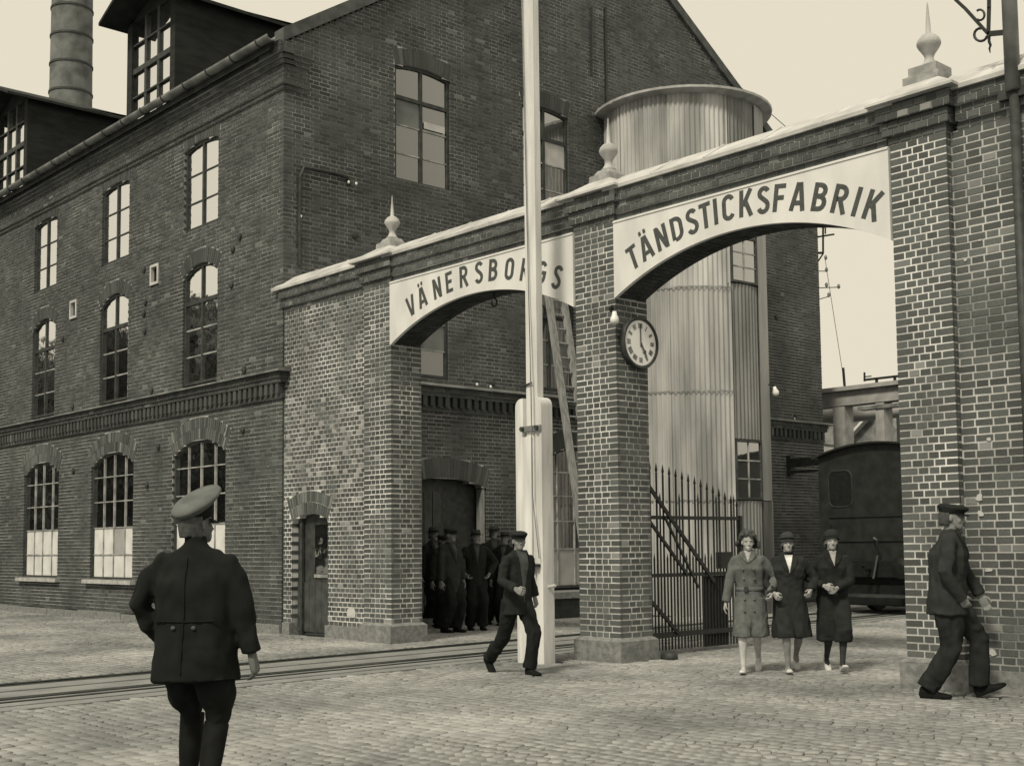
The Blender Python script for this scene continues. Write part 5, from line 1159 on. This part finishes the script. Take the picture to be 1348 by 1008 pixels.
def person(label, loc, heading, H=1.72, feet=((0.1, -0.05), (-0.1, 0.05)), lift=(0.0, 0.0), toe=(0.0, 0.0), hands=None, elbow=None, hz=None, lean=(0, 0), headyaw=0.0, headtilt=0.0, outfit=None, group=None, vox=0.012, girth=1.0, curl=(0.6, 0.6), thumbs=None, smile=False, hide_hand=(False, False)):
    """pose in the person's own space: faces -Y, +X is the person's left; feet = (x, y) of ankle for left, right; hands = targets for left, right"""
    of = outfit; s = H / 1.72; root = thing('person', label, 'person', tuple(loc), group, rotz=heading, local=True); root.scale = (s, s, s)
    lx_, ly_ = lean; fem = of.get('female', False)
    hipz = hz or 0.90
    hipc = V3(0, 0, hipz); chest = V3(lx_ * 0.5, ly_ * 0.5, 1.25); shc = V3(lx_, ly_, 1.405); neck = V3(lx_ * 1.1, ly_ * 1.1, 1.485)
    sw = (0.165 if fem else 0.19) * (0.5 + girth * 0.5)
    Rh = Matrix.Rotation(headyaw, 3, 'Z') @ Matrix.Rotation(headtilt, 3, 'X')
    hc = neck + V3(0, -0.012, 0.025)
    shl = [shc + V3(sw, 0, 0), shc + V3(-sw, 0, 0)]
    hands = hands or (V3(0.27, -0.05, 0.80), V3(-0.27, -0.05, 0.80)); elbow = elbow or (V3(0.3, 1, 0), V3(-0.3, 1, 0))
    arm = []
    for i in range(2):
        e, h = ik(shl[i], Vector(hands[i]), 0.295, 0.255, Vector(elbow[i])); arm.append((shl[i], e, h))
    leg = []
    for i in range(2):
        sx = 0.085 if i == 0 else -0.085; hp = hipc + V3(sx, 0, -0.02); an = V3(feet[i][0], feet[i][1], 0.085 + lift[i]); k, a = ik(hp, an, 0.425, 0.42, V3(sx * 0.3, -1, 0)); leg.append((hp, k, a))
    # ---- body (one continuous mesh)
    b = MB(); T = head(b, Rh, hc, 0.222, fem)
    b.path([neck + V3(0, 0.012, -0.09), neck + V3(0, 0.006, -0.01), hc + V3(0, 0.0, 0.06)], [0.062, 0.050 if fem else 0.056, 0.052], 12)
    torso(b, [(0, 0, hipz - 0.08, 0.10, 0.09), (0, 0, hipz + 0.02, 0.135, 0.10), (lx_ * .2, ly_ * .2, 1.05, 0.115, 0.09), (chest.x, chest.y, 1.25, 0.14, 0.10), (shc.x, shc.y, 1.40, 0.145, 0.085), (neck.x, neck.y, 1.47, 0.06, 0.055)], 14)
    for i in range(2):
        S, E, Hn = arm[i]; b.path([S + V3(-0.035 if i == 0 else 0.035, 0, -0.03), S.lerp(E, .5), E, E.lerp(Hn, .4), Hn], [0.05, 0.045, 0.037, 0.036, 0.026], 10, round_ends=True)
        d = (Hn - E).normalized(); th = Vector(thumbs[i]) if thumbs else V3(0, -1, 0.0); hand(b, Hn + d * 0.015, d, th, V3(1 if i == 0 else -1, 0, 0.2), curl[i], 0.95 if fem else 1.05)
        hp, k, a = leg[i]; b.path([hp, hp.lerp(k, .5), k, k.lerp(a, .3), k.lerp(a, .7), a], [0.078, 0.070, 0.050, 0.052, 0.038, 0.033], 12, round_ends=True)
        f = Matrix.Rotation(-toe[i], 3, 'X'); fp_ = lambda y, z: a + f @ V3(0, y, z); b.path([fp_(0.045, -0.045), fp_(-0.02, -0.045), fp_(-0.10, -0.055), fp_(-0.17, -0.064)], [0.033, 0.035, 0.032, 0.018], 10, round_ends=True)
    big = vox < 0.014
    me = remesh(b, 0.0062 if big else 0.010, 3, 0.4, 0.45 if big else 0.5)
    skin = of.get('skin', M_SKIN)
    sock = of.get('stocking', M_STOCKD)
    body = put(me, 'body', [skin, M_EYE, M_LIP, M_TEETH, sock], root)
    paint_head(me, T, 1, smile)
    for p in me.polygons:
        if p.center.z < 0.80 and (Vector((p.center.x, p.center.y, 0)) - V3(arm[0][2].x, arm[0][2].y, 0)).length > 0.13 and (Vector((p.center.x, p.center.y, 0)) - V3(arm[1][2].x, arm[1][2].y, 0)).length > 0.13: p.material_index = 4
        elif p.center.z < 0.5: p.material_index = 4
    # ---- shoes
    for i in range(2):
        hp, k, a = leg[i]; f = Matrix.Rotation(-toe[i], 3, 'X'); F = lambda x, y, z: a + f @ V3(x, y, z); m = of.get('shoe', M_BOOT); sb_ = MB()
        fw2 = 0.9 if fem else 1.08; R = []
        for y, w, zt_, zb_ in ((0.068, 0.022, -0.01, -0.075), (0.055, 0.034, 0.02, -0.083), (0.01, 0.040, 0.03 if not fem else 0.0, -0.085), (-0.05, 0.040, -0.005 if not fem else -0.035, -0.085), (-0.11, 0.047, -0.030, -0.085), (-0.16, 0.045, -0.038, -0.084), (-0.195, 0.034, -0.047, -0.080), (-0.212, 0.016, -0.058, -0.074)):
            w *= fw2; R.append([F(-w, y, zb_), F(w, y, zb_), F(w, y, zb_ + (zt_ - zb_) * .55), F(w * .55, y, zt_), F(-w * .55, y, zt_), F(-w, y, zb_ + (zt_ - zb_) * .55)])
        sb_.rings(R); me = remesh(sb_, 0.0085, 3, 0.4, 0.6); put(me, 'shoe', m, root)
    g = girth
    # ---- lower garment
    if of.get('trouser'):
        t = MB(); torso(t, [(0, 0, hipz - 0.10, 0.10 * g, 0.09 * g), (0, 0, hipz, 0.165 * g, 0.125 * g), (0, 0, hipz + 0.12, 0.155 * g, 0.115 * g)], 16)
        for i in range(2):
            hp, k, a = leg[i]
            if of.get('jodhpur'):
                o_ = V3(0.014 if i == 0 else -0.014, 0, 0)
                t.path([hp + V3(0, 0, .04), hp.lerp(k, .35) + o_, hp.lerp(k, .68) + o_ * 1.1, hp.lerp(k, .97) + o_ * .2, k.lerp(a, .10)], [0.098 * g, 0.097 * g, 0.084 * g, 0.066, 0.056], 16)
            else:
                wide = of.get('wide', 1.0)
                t.path([hp + V3(0, 0, .03), hp.lerp(k, .5), k, k.lerp(a, .5), a + V3(0, 0.008, 0.0)], [0.112 * g, 0.100 * g, 0.082 * wide, 0.080 * wide, 0.083 * wide], 14)
        me = remesh(t, vox, 5, .5); folds(me, 0.020, 11, 3.0, len(D.objects) * .37, 0.009); put(me, 'breeches' if of.get('jodhpur') else 'trousers', of['trouser'], root)
        if of.get('jodhpur'):
            for i in range(2):
                hp, k, a = leg[i]; t = MB(); t.path([k.lerp(a, -.02), k.lerp(a, .25), k.lerp(a, .5), k.lerp(a, .8), a + V3(0, 0, -.02)], [0.073, 0.070, 0.066, 0.054, 0.05], 14); me = remesh(t, vox, 3); put(me, 'boot_leg', M_BOOT, root)
    # ---- coat
    c = MB(); hem = of['hem']; hr, hd = of.get('hemr', (0.2, 0.15)); wr, wd = of.get('waist', (0.165, 0.125)); cr, cd_ = of.get('chest', (0.185, 0.135)); fl = of.get('flare', (0, 0))
    zs = [(fl[0], fl[1], hem, hr * g, hd * g), (fl[0] * .5, fl[1] * .5, hem + (1.02 - hem) * .5, (hr * .55 + wr * .45) * g, (hd * .5 + wd * .5) * g), (lx_ * .15, ly_ * .15, 1.03, wr * g, wd * g), (chest.x * .8, chest.y * .8, 1.17, (wr * .5 + cr * .5) * g, (wd * .4 + cd_ * .6) * g), (chest.x, chest.y - (0.015 if fem else 0), 1.28, cr * g, cd_ * g), (shc.x, shc.y, 1.365, sw + 0.010, 0.112 * (.5 + g * .5)), (shc.x, shc.y + .005, 1.425, sw - 0.018, 0.090), (shc.x, shc.y + .006, 1.455, sw - 0.055, 0.084), (neck.x, neck.y + .008, 1.475, 0.095, 0.078), (neck.x, neck.y + .01, 1.505, 0.068, 0.066)]
    if of.get('collar'): zs.append((neck.x, neck.y + .012, 1.54, 0.066, 0.068))
    torso(c, zs, 22)
    for i in range(2):
        S, E, Hn = arm[i]; d = (Hn - E).normalized(); w = of.get('sleeve', 1.0)
        c.path([S + V3(-0.03 if i == 0 else 0.03, 0, -0.012), S.lerp(E, .4), E, E.lerp(Hn, .5), Hn - d * (0.0 if not hide_hand[i] else -0.05)], [0.060 + 0.004 * w, 0.067 * w, 0.062 * w, 0.057 * w, 0.055 * w], 14, round_ends=False)
        c.ell(S + V3(-0.012 if i == 0 else 0.012, 0, -0.026), 0.064, 0.070, 0.062, 12, 8)
    if hem < 0.6:
        for i in range(2):
            hp, k, a = leg[i]; u = min(1.0, (k.z - hem) / max(0.01, k.z - a.z)); kn = k.lerp(a, u); torso(c, [(p.x, p.y, z, r, r) for p, z, r in ((kn, hem + .002, 0.105), (k, max(k.z, hem + .03), 0.105), (hp.lerp(k, .6), hp.lerp(k, .6).z, 0.112), (hp, hp.z + .05, 0.12))], 14)
    me = remesh(c, vox, 3, .45)
    zl = of.get('belt')
    folds(me, of.get('fold', 0.014) * 1.35, 9.5, 1.3, len(D.objects) * .61, 0.007); coat = put(me, of.get('coatname', 'jacket'), of['coat'], root)
    if of.get('uniform'):
        cellb = {}
        for v in coat.data.vertices:
            q = (round(v.co.x / 0.02), round(v.co.z / 0.02)); cellb[q] = max(cellb.get(q, 0.0), v.co.y)
        by = lambda x, z: max(cellb.get((round(x / 0.02) + a, round(z / 0.02) + b_), 0.0) for a in (-1, 0, 1) for b_ in (-1, 0, 1))
        t = MB(); t.path([V3(0.004 * math.sin(z * 9), by(0, z) + 0.001, z) for z in [0.76 + 0.02 * i for i in range(34)]], 0.0035, 5); put(t.mesh('back_seam'), 'back_seam', of['coat'], coat)
        for bx in (-0.06, 0.06):
            p = V3(bx, by(bx, 1.02), 1.02); t = MB(); t.path([p + V3(0, -.006, 0), p + V3(0, .007, 0)], 0.013, 10); put(t.mesh('button'), 'button', M_SHIRT, coat)
        t = MB(); t.path([V3(x, by(x, 1.055 + 0.02 * abs(x)) + 0.002, 1.055 + 0.02 * abs(x)) for x in [-0.19 + 0.02 * i for i in range(20)]], 0.0045, 5); put(t.mesh('waist_seam'), 'waist_seam', of['coat'], coat)
    yfr = lambda z: (chest.y if z > 1.1 else 0) - (cd_ if z > 1.15 else wd) * g
    if zl:
        t = MB(); t.rings([oval((lx_ * .15, ly_ * .15, z), wr * g * k, wd * g * k, 24) for z, k in ((1.00, 1.03), (1.005, 1.085), (1.045, 1.085), (1.05, 1.03))]); put(t.mesh('belt'), 'belt', of['coat'], coat)
        t = MB(); t.box((-0.06, -wd * g * 1.085 - 0.02, 0.995), (-0.01, -wd * g * 1.085 + 0.005, 1.055)); put(t.mesh('buckle'), 'buckle', M_HATM, coat, False)
    # shirt or blouse in the open front, lapels beside it (bent round the chest)
    if of.get('shirt'):
        zt_, zb_, w0 = of.get('vneck', (1.49, 1.22, 0.055)); t = MB(); N = 8; Lr = []
        front = lambda x, z: None
        ring = {}
        cell = {}
        for v in coat.data.vertices:
            q = (round(v.co.x / 0.02), round(v.co.z / 0.02)); cell[q] = min(cell.get(q, 0.0), v.co.y)
        def fy_(x, z):          # foremost cloth point near (x, z)
            i, j = round(x / 0.02), round(z / 0.02)
            return min(cell.get((i + a, j + b_), 0.0) for a in (-1, 0, 1) for b_ in (-1, 0, 1))
        rows_ = []
        for i in range(N + 1):
            u = i / N; z = zt_ + (zb_ - zt_) * u; w = max(0.004, w0 * (1 - u)); cx_ = neck.x * (1 - u) + lx_ * .4 * u
            rows_.append([V3(cx_ + w * q, (fy_(cx_ + w * q, z) or -0.08) - 0.006 + 0.004 * abs(q), z) for q in (-1, -.5, 0, .5, 1)])
        for i in range(N):
            for j in range(4): t.poly([rows_[i][j], rows_[i + 1][j], rows_[i + 1][j + 1], rows_[i][j + 1]])
        put(t.mesh('shirt_front'), of.get('shirtname', 'shirt_front'), of['shirt'], root)
        for s_ in (-1, 1):
            t = MB(); a_ = 0 if s_ < 0 else 4
            inn = [r[a_] for r in rows_]; out_ = []
            lw_ = of.get('lapel', 0.045)
            for i, p in enumerate(inn):
                u = i / N; ww = lw_ * math.sin(math.pi * min(1, 0.25 + u * .75)) + 0.006; x = p.x + s_ * ww; out_.append(V3(x, (fy_(x, p.z) or p.y) - 0.009, p.z - 0.012))
            for i in range(N): t.poly([inn[i] + V3(0, -.007, 0), inn[i + 1] + V3(0, -.007, 0), out_[i + 1], out_[i]]); t.poly([out_[i], out_[i + 1], out_[i + 1] + V3(0, .012, 0), out_[i] + V3(0, .012, 0)])
            put(t.mesh('lapel'), 'lapel', of['coat'], coat)
        for (bx, bz) in of.get('buttons', ()):
            p = V3(bx, fy_(bx, bz) - 0.004, bz); t = MB(); t.path([p + V3(0, .006, 0), p + V3(0, -.006, 0)], 0.014, 10); put(t.mesh('button'), 'button', M_EYE, coat)
    # ---- headgear and hair
    k = 1.0; Th = lambda x, y, z: hc + Rh @ V3(x, y, z)
    hatk = of.get('hat'); hm = of.get('hatm', M_HATD)
    def ringT(lst, n=20, tl=(0, 0)): return [[Th(cx_ + rx * math.cos(q), cy_ + ry * math.sin(q), z + tl[1] * math.sin(q) * ry + tl[0] * math.cos(q) * rx) for q in [2 * math.pi * i / n for i in range(n)]] for z, cx_, cy_, rx, ry in lst]
    if hatk == 'police':
        t = MB(); tl = (0.07, -0.55); t.rings(ringT([(0.125, 0, 0.004, 0.079, 0.103), (0.165, 0, 0.004, 0.082, 0.106), (0.185, 0, 0.0, 0.090, 0.112)], 24, (0.03, -0.28))); hat = put(t.mesh('cap'), 'cap', M_UNI, root)
        t = MB(); t.rings(ringT([(0.186, 0, 0, 0.092, 0.114), (0.222, 0.0, -0.004, 0.130, 0.146), (0.236, 0.0, -0.004, 0.135, 0.150), (0.250, 0, -0.004, 0.126, 0.139), (0.264, 0, 0, 0.08, 0.09), (0.268, 0, 0, 0.01, 0.01)], 28, tl)); put(t.mesh('cap_top'), 'cap_top', M_CAPTOP, hat, label='broad pale grey top of the cap')
        t = MB(); t.rings([[Th(0.08 * math.sin(a), -0.095 * math.cos(a), 0.128), Th(0.088 * math.sin(a), -0.165 * math.cos(a) + 0.012, 0.102), Th(0.088 * math.sin(a), -0.165 * math.cos(a) + 0.012, 0.098), Th(0.08 * math.sin(a), -0.095 * math.cos(a), 0.122)] for a in [-1.2 + 2.4 * i / 12 for i in range(13)]]); put(t.mesh('visor'), 'visor', M_BOOT, hat)
    elif hatk == 'flat':
        t = MB(); t.rings(ringT([(0.130, 0, 0.004, 0.080, 0.104), (0.155, 0, 0.0, 0.092, 0.118), (0.180, 0, -0.010, 0.108, 0.138), (0.198, 0, -0.012, 0.102, 0.132), (0.213, 0, -0.004, 0.075, 0.098), (0.219, 0, 0.0, 0.03, 0.04)], 22, (0.0, 0.10))); me = remesh(t, 0.009, 4); folds(me, 0.006, 20, 20, 3.0); hat = put(me, 'cap', hm, root)
        t = MB(); t.rings([[Th(0.072 * math.sin(a), -0.098 * math.cos(a), 0.138), Th(0.078 * math.sin(a), -0.158 * math.cos(a) + 0.01, 0.122), Th(0.078 * math.sin(a), -0.158 * math.cos(a) + 0.01, 0.113), Th(0.072 * math.sin(a), -0.098 * math.cos(a), 0.126)] for a in [-1.1 + 2.2 * i / 10 for i in range(11)]]); put(t.mesh('visor'), 'visor', hm, hat)
    elif hatk == 'fedora':
        t = MB(); t.rings(ringT([(0.134, 0, 0.004, 0.135, 0.165), (0.142, 0, 0.004, 0.137, 0.167), (0.146, 0, 0.004, 0.085, 0.108), (0.20, 0, 0.004, 0.082, 0.104), (0.232, 0, 0.0, 0.070, 0.09), (0.226, 0, 0, 0.03, 0.06)], 22, (0.05, 0.0))); hat = put(t.mesh('hat'), 'hat', hm, root)
        t = MB(); t.rings(ringT([(0.148, 0, 0.004, 0.087, 0.110), (0.172, 0, 0.004, 0.0865, 0.1095)], 22, (0.05, 0))); put(t.mesh('hat_band'), 'hat_band', M_BOOT, hat)
    elif hatk == 'cloche':
        t = MB(); t.rings(ringT([(0.112, 0, 0.006, 0.102, 0.126), (0.118, 0, 0.004, 0.100, 0.123), (0.134, 0, 0.004, 0.091, 0.114), (0.175, 0, 0.006, 0.090, 0.113), (0.205, 0, 0.01, 0.080, 0.100), (0.230, 0, 0.012, 0.055, 0.070), (0.240, 0, 0.012, 0.02, 0.03)], 24, (0.0, of.get('brimtilt', -0.22)))); hat = put(t.mesh('hat'), 'hat', hm, root)
        t = MB(); t.rings(ringT([(0.133, 0, 0.004, 0.0925, 0.1155), (0.155, 0, 0.005, 0.0925, 0.1155)], 24, (0, -0.15))); put(t.mesh('hat_band'), 'hat_band', M_BOOT, hat)
    hair = of.get('hair')
    if hair == 'curls':
        t = MB()
        for i in range(190):
            a = ru(0, 2 * math.pi); z = ru(0.03, 0.235); f = -math.sin(a)            # f>0: over the face
            if f > 0.25 and z < 0.165: continue
            if f > 0.0 and z < 0.11 and abs(math.cos(a)) < 0.8: continue
            q = math.sqrt(max(0.05, 1 - max(0, (z - 0.12) / 0.125) ** 2)); wide = 1.0 + (0.75 if z < 0.11 else 0.25)
            t.ell(Th(0.078 * q * wide * math.cos(a), 0.012 + 0.102 * q * math.sin(a), z), ru(.020, .032), ru(.020, .032), ru(.020, .034), 7, 5)
        t.rings(ringT([(0.10, 0, 0.035, 0.074, 0.075), (0.15, 0, 0.015, 0.080, 0.100), (0.20, 0, 0.012, 0.070, 0.088), (0.235, 0, 0.012, 0.03, 0.04)], 18))
        me = remesh(t, 0.009, 2); folds(me, 0.008, 30, 30, 1.0); put(me, 'hair', M_HAIR, root)
    elif hair:
        t = MB(); zlo = 0.02 if hair == 'bob' else 0.022
        for a in [0.15 + i * (math.pi - 0.3) / 12 for i in range(13)]:
            t.path([Th(0.071 * math.cos(a) * (1.08 if hair == 'bob' else 1), 0.014 + 0.088 * math.sin(a), zlo + ru(0, .012)), Th(0.075 * math.cos(a), 0.010 + 0.096 * math.sin(a), 0.08), Th(0.075 * math.cos(a), 0.008 + 0.097 * math.sin(a), 0.14)], [0.009, 0.011, 0.010] if hair != 'bob' else [0.015, 0.019, 0.015], 7, round_ends=True)
        me = remesh(t, 0.009, 2); put(me, 'hair', of.get('hairm', M_HAIR), root)
    if of.get('necklace'):
        t = MB()
        for i in range(17):
            a = -1.25 + 2.5 * i / 16; t.ell(neck + V3(0.062 * math.sin(a), -0.052 * math.cos(a) - 0.025 - 0.015 * math.cos(a), -0.005 - 0.035 * math.cos(a)), .006, .006, .006, 6, 4)
        put(t.mesh('necklace'), 'necklace', M_BLOUSE, root)
    return root
def face(right, tocam):         # heading (rotation about z) for someone walking right / towards the camera in the picture
    v = RIGHT * right - FLATF * tocam; return math.atan2(v.x, -v.y)
def gp(x, y): p = gnd(x, y); return (p.x, p.y, 0.0)

# the man in uniform, seen from behind
person('man in dark uniform with a pale-topped peaked cap, hand on hip, back turned', gp(255, 1061), face(0.16, -1.0), H=1.77,
       feet=((0.10, -0.14), (-0.12, 0.12)), hands=(V3(0.245, -0.10, 0.93), V3(-0.36, -0.02, 0.76)), elbow=(V3(1, 0.5, 0.15), V3(-0.6, 0.8, 0)), headyaw=-0.5, headtilt=-0.05, hide_hand=(True, False), girth=1.22, vox=0.012, thumbs=(V3(0, -1, 0), V3(0, -1, 0)),
       outfit=dict(skin=M_SKINT, coat=M_UNI, uniform=True, coatname='tunic', hem=0.715, hemr=(0.215, 0.165), waist=(0.200, 0.145), chest=(0.205, 0.140), collar=True, sleeve=1.05, fold=0.016, trouser=M_UNI, jodhpur=True, shoe=M_BOOT, hat='police', hair='short', hairm=M_HAIRG, stocking=M_UNI))
# the worker striding past the flagpole
person('man in flat cap and open dark jacket striding past the flagpole', gp(682, 887), face(0.58, 0.82), H=1.68,
       feet=((0.06, -0.16), (-0.10, 0.46)), lift=(0.0, 0.08), toe=(0.0, -0.8), hz=0.872, hands=(V3(0.33, 0.10, 0.93), V3(-0.24, -0.30, 1.04)), elbow=(V3(0.3, 1, -0.2), V3(-0.4, 1, -0.3)), lean=(0, -0.03), headyaw=-0.38, vox=0.011, thumbs=(V3(-.3, -1, .3), V3(.3, -.2, 1)), curl=(0.7, 1.1),
       outfit=dict(skin=M_SKIND, coat=M_WORK, hem=0.72, hemr=(0.20, 0.15), waist=(0.178, 0.128), chest=(0.188, 0.134), trouser=M_TROUSER, wide=1.05, shoe=M_BOOT, hat='flat', hatm=M_WORK, hair='short', shirt=M_SHIRT, vneck=(1.50, 0.86, 0.085), lapel=0.03, stocking=M_TROUSER))
# three women walking arm in arm
gW = 'women walking arm in arm'
person('smiling bareheaded woman with curly hair in belted grey trench coat', gp(990, 884), face(-0.28, 1.0), H=1.64,
       feet=((0.06, 0.26), (-0.08, -0.24)), lift=(0.09, 0), toe=(-0.7, 0.1), hz=0.885, hands=(V3(0.27, -0.11, 0.98), V3(-0.31, -0.09, 0.78)), elbow=(V3(0.5, 1, 0), V3(-0.6, 0.8, 0)), headyaw=0.22, headtilt=0.04, lean=(-0.01, -0.03), vox=0.0105, smile=True, curl=(0.8, 0.35), girth=1.03,
       outfit=dict(female=True, coat=M_TRENCH, coatname='trench_coat', hem=0.44, hemr=(0.232, 0.185), waist=(0.160, 0.122), chest=(0.180, 0.140), belt=True, shoe=M_SHOEW, stocking=M_STOCKW, hair='curls', shirt=M_SKIN, shirtname='neck_opening', vneck=(1.50, 1.36, 0.045), lapel=0.06, necklace=True, fold=0.012, buttons=((0.065, 1.27), (-0.065, 1.27), (0.07, 1.15), (-0.06, 1.15), (0.06, 0.90), (-0.055, 0.90), (-0.055, 0.76), (0.06, 0.76))), group=gW)
person('woman in dark coat and felt hat with white blouse, middle of the three', gp(1041, 884), face(-0.10, 1.0), H=1.62,
       feet=((0.11, 0.30), (-0.05, -0.18)), lift=(0.12, 0), toe=(-0.85, 0.1), hz=0.885, hands=(V3(0.25, -0.17, 1.02), V3(-0.20, -0.18, 0.99)), elbow=(V3(0.7, 0.8, -0.1), V3(-0.7, 0.8, -0.1)), vox=0.0105, curl=(0.8, 0.9), girth=1.08, thumbs=(V3(0, 0, 1), V3(0, 0, 1)),
       outfit=dict(female=True, coat=M_COATD2, coatname='coat', hem=0.44, hemr=(0.235, 0.185), flare=(0.03, 0), waist=(0.178, 0.135), chest=(0.185, 0.14), shoe=M_SHOEW, stocking=M_STOCKG, hair='bob', hat='cloche', hatm=M_HATM, brimtilt=-0.05, shirt=M_BLOUSE, shirtname='blouse', vneck=(1.46, 1.24, 0.052), lapel=0.06), group=gW)
person('woman in long dark coat and bell-shaped hat pulled low, in front of the engine', gp(1099, 883), face(-0.06, 1.0), H=1.64,
       feet=((0.05, -0.24), (-0.05, 0.24)), lift=(0.02, 0.07), toe=(0.3, -0.6), hz=0.885, hands=(V3(0.02, -0.21, 1.03), V3(-0.14, -0.20, 1.06)), elbow=(V3(1, 0.5, -0.2), V3(-0.8, 0.7, -0.2)), vox=0.0105, curl=(0.9, 0.8), girth=1.05, thumbs=(V3(0, 0, 1), V3(0, 0, 1)),
       outfit=dict(female=True, coat=M_COATD, coatname='coat', hem=0.38, hemr=(0.205, 0.165), waist=(0.178, 0.135), chest=(0.188, 0.14), shoe=M_SHOEW, stocking=M_STOCKD, hair='bob', hat='cloche', hatm=M_HATD, brimtilt=-0.25, shirt=M_SKIN, shirtname='neck_opening', vneck=(1.49, 1.30, 0.048), lapel=0.065), group=gW)
# the man passing the near pier
person('man in dark suit and flat cap walking past the near brick pier', gp(1252, 918), face(0.95, 0.32), H=1.87,
       feet=((0.08, -0.25), (-0.10, 0.20)), lift=(0.02, 0.0), toe=(0.40, 0.0), hz=0.885, hands=(V3(0.24, -0.30, 0.86), V3(-0.21, -0.10, 0.92)), elbow=(V3(0.3, 1, 0), V3(-0.8, 0.9, 0)), lean=(0, -0.04), headyaw=-0.05, headtilt=0.05, hide_hand=(False, True), girth=1.22, vox=0.011, curl=(0.5, 0.6),
       outfit=dict(skin=M_SKIND, coat=M_WORK2, hem=0.74, hemr=(0.195, 0.15), waist=(0.178, 0.135), chest=(0.19, 0.138), trouser=M_WORK, wide=1.12, shoe=M_BOOT, hat='flat', hatm=M_WORK, hair='short', hairm=M_HAIRG, shirt=M_SHIRT, vneck=(1.50, 1.25, 0.05), stocking=M_WORK))
# workers waiting in the shade of the far arch
gM = 'workers waiting under the far arch'
def worker(label, px_, py_, H, hd, hat, coat, **kw):
    of = dict(skin=M_SKIND, coat=coat, hem=kw.pop('hem', 0.74), hemr=(0.195, 0.15), waist=(0.178, 0.135), chest=(0.19, 0.138), trouser=M_TROUSER, wide=1.15, shoe=M_BOOT, hat=hat, hatm=kw.pop('hatm', M_HATD), hair='short', stocking=M_TROUSER)
    if kw.pop('shirt', True): of.update(shirt=M_SHIRT, vneck=(1.50, 1.15, 0.06))
    person(label, gp(px_, py_), hd, H=H, outfit=of, group=gM, vox=0.016, **kw)
worker('man in long jacket and flat cap standing beside the far brick pier', 593, 832, 1.84, face(0.75, 0.65), 'flat', M_WORK2, hem=0.66, girth=1.1, headyaw=0.1)
worker('man in brimmed hat and open jacket, arms akimbo, under the far arch', 627, 829, 1.80, face(0.25, 0.95), 'fedora', M_WORK, hands=(V3(0.22, -0.10, 0.98), V3(-0.22, -0.10, 0.98)), elbow=(V3(1, 0.6, 0), V3(-1, 0.6, 0)), hatm=M_HATM)
worker('tall man in pale brimmed hat behind the man with arms akimbo', 651, 821, 1.90, face(0.1, 1.0), 'fedora', M_WORK2, hatm=M_HATM)
worker('man half hidden in the factory doorway behind the far pier', 571, 824, 1.88, face(0.5, 0.8), 'fedora', M_WORK, hatm=M_HATM)
worker('man in cap peering over the shoulder of the long-jacketed man', 583, 826, 1.74, face(0.6, 0.8), 'flat', M_WORK)
worker('man in soft hat beside the flagpole post, behind the striding man', 666, 823, 1.78, face(-0.3, 0.95), 'fedora', M_WORK, hatm=M_HATM)

D.scenes.remove(TMP)
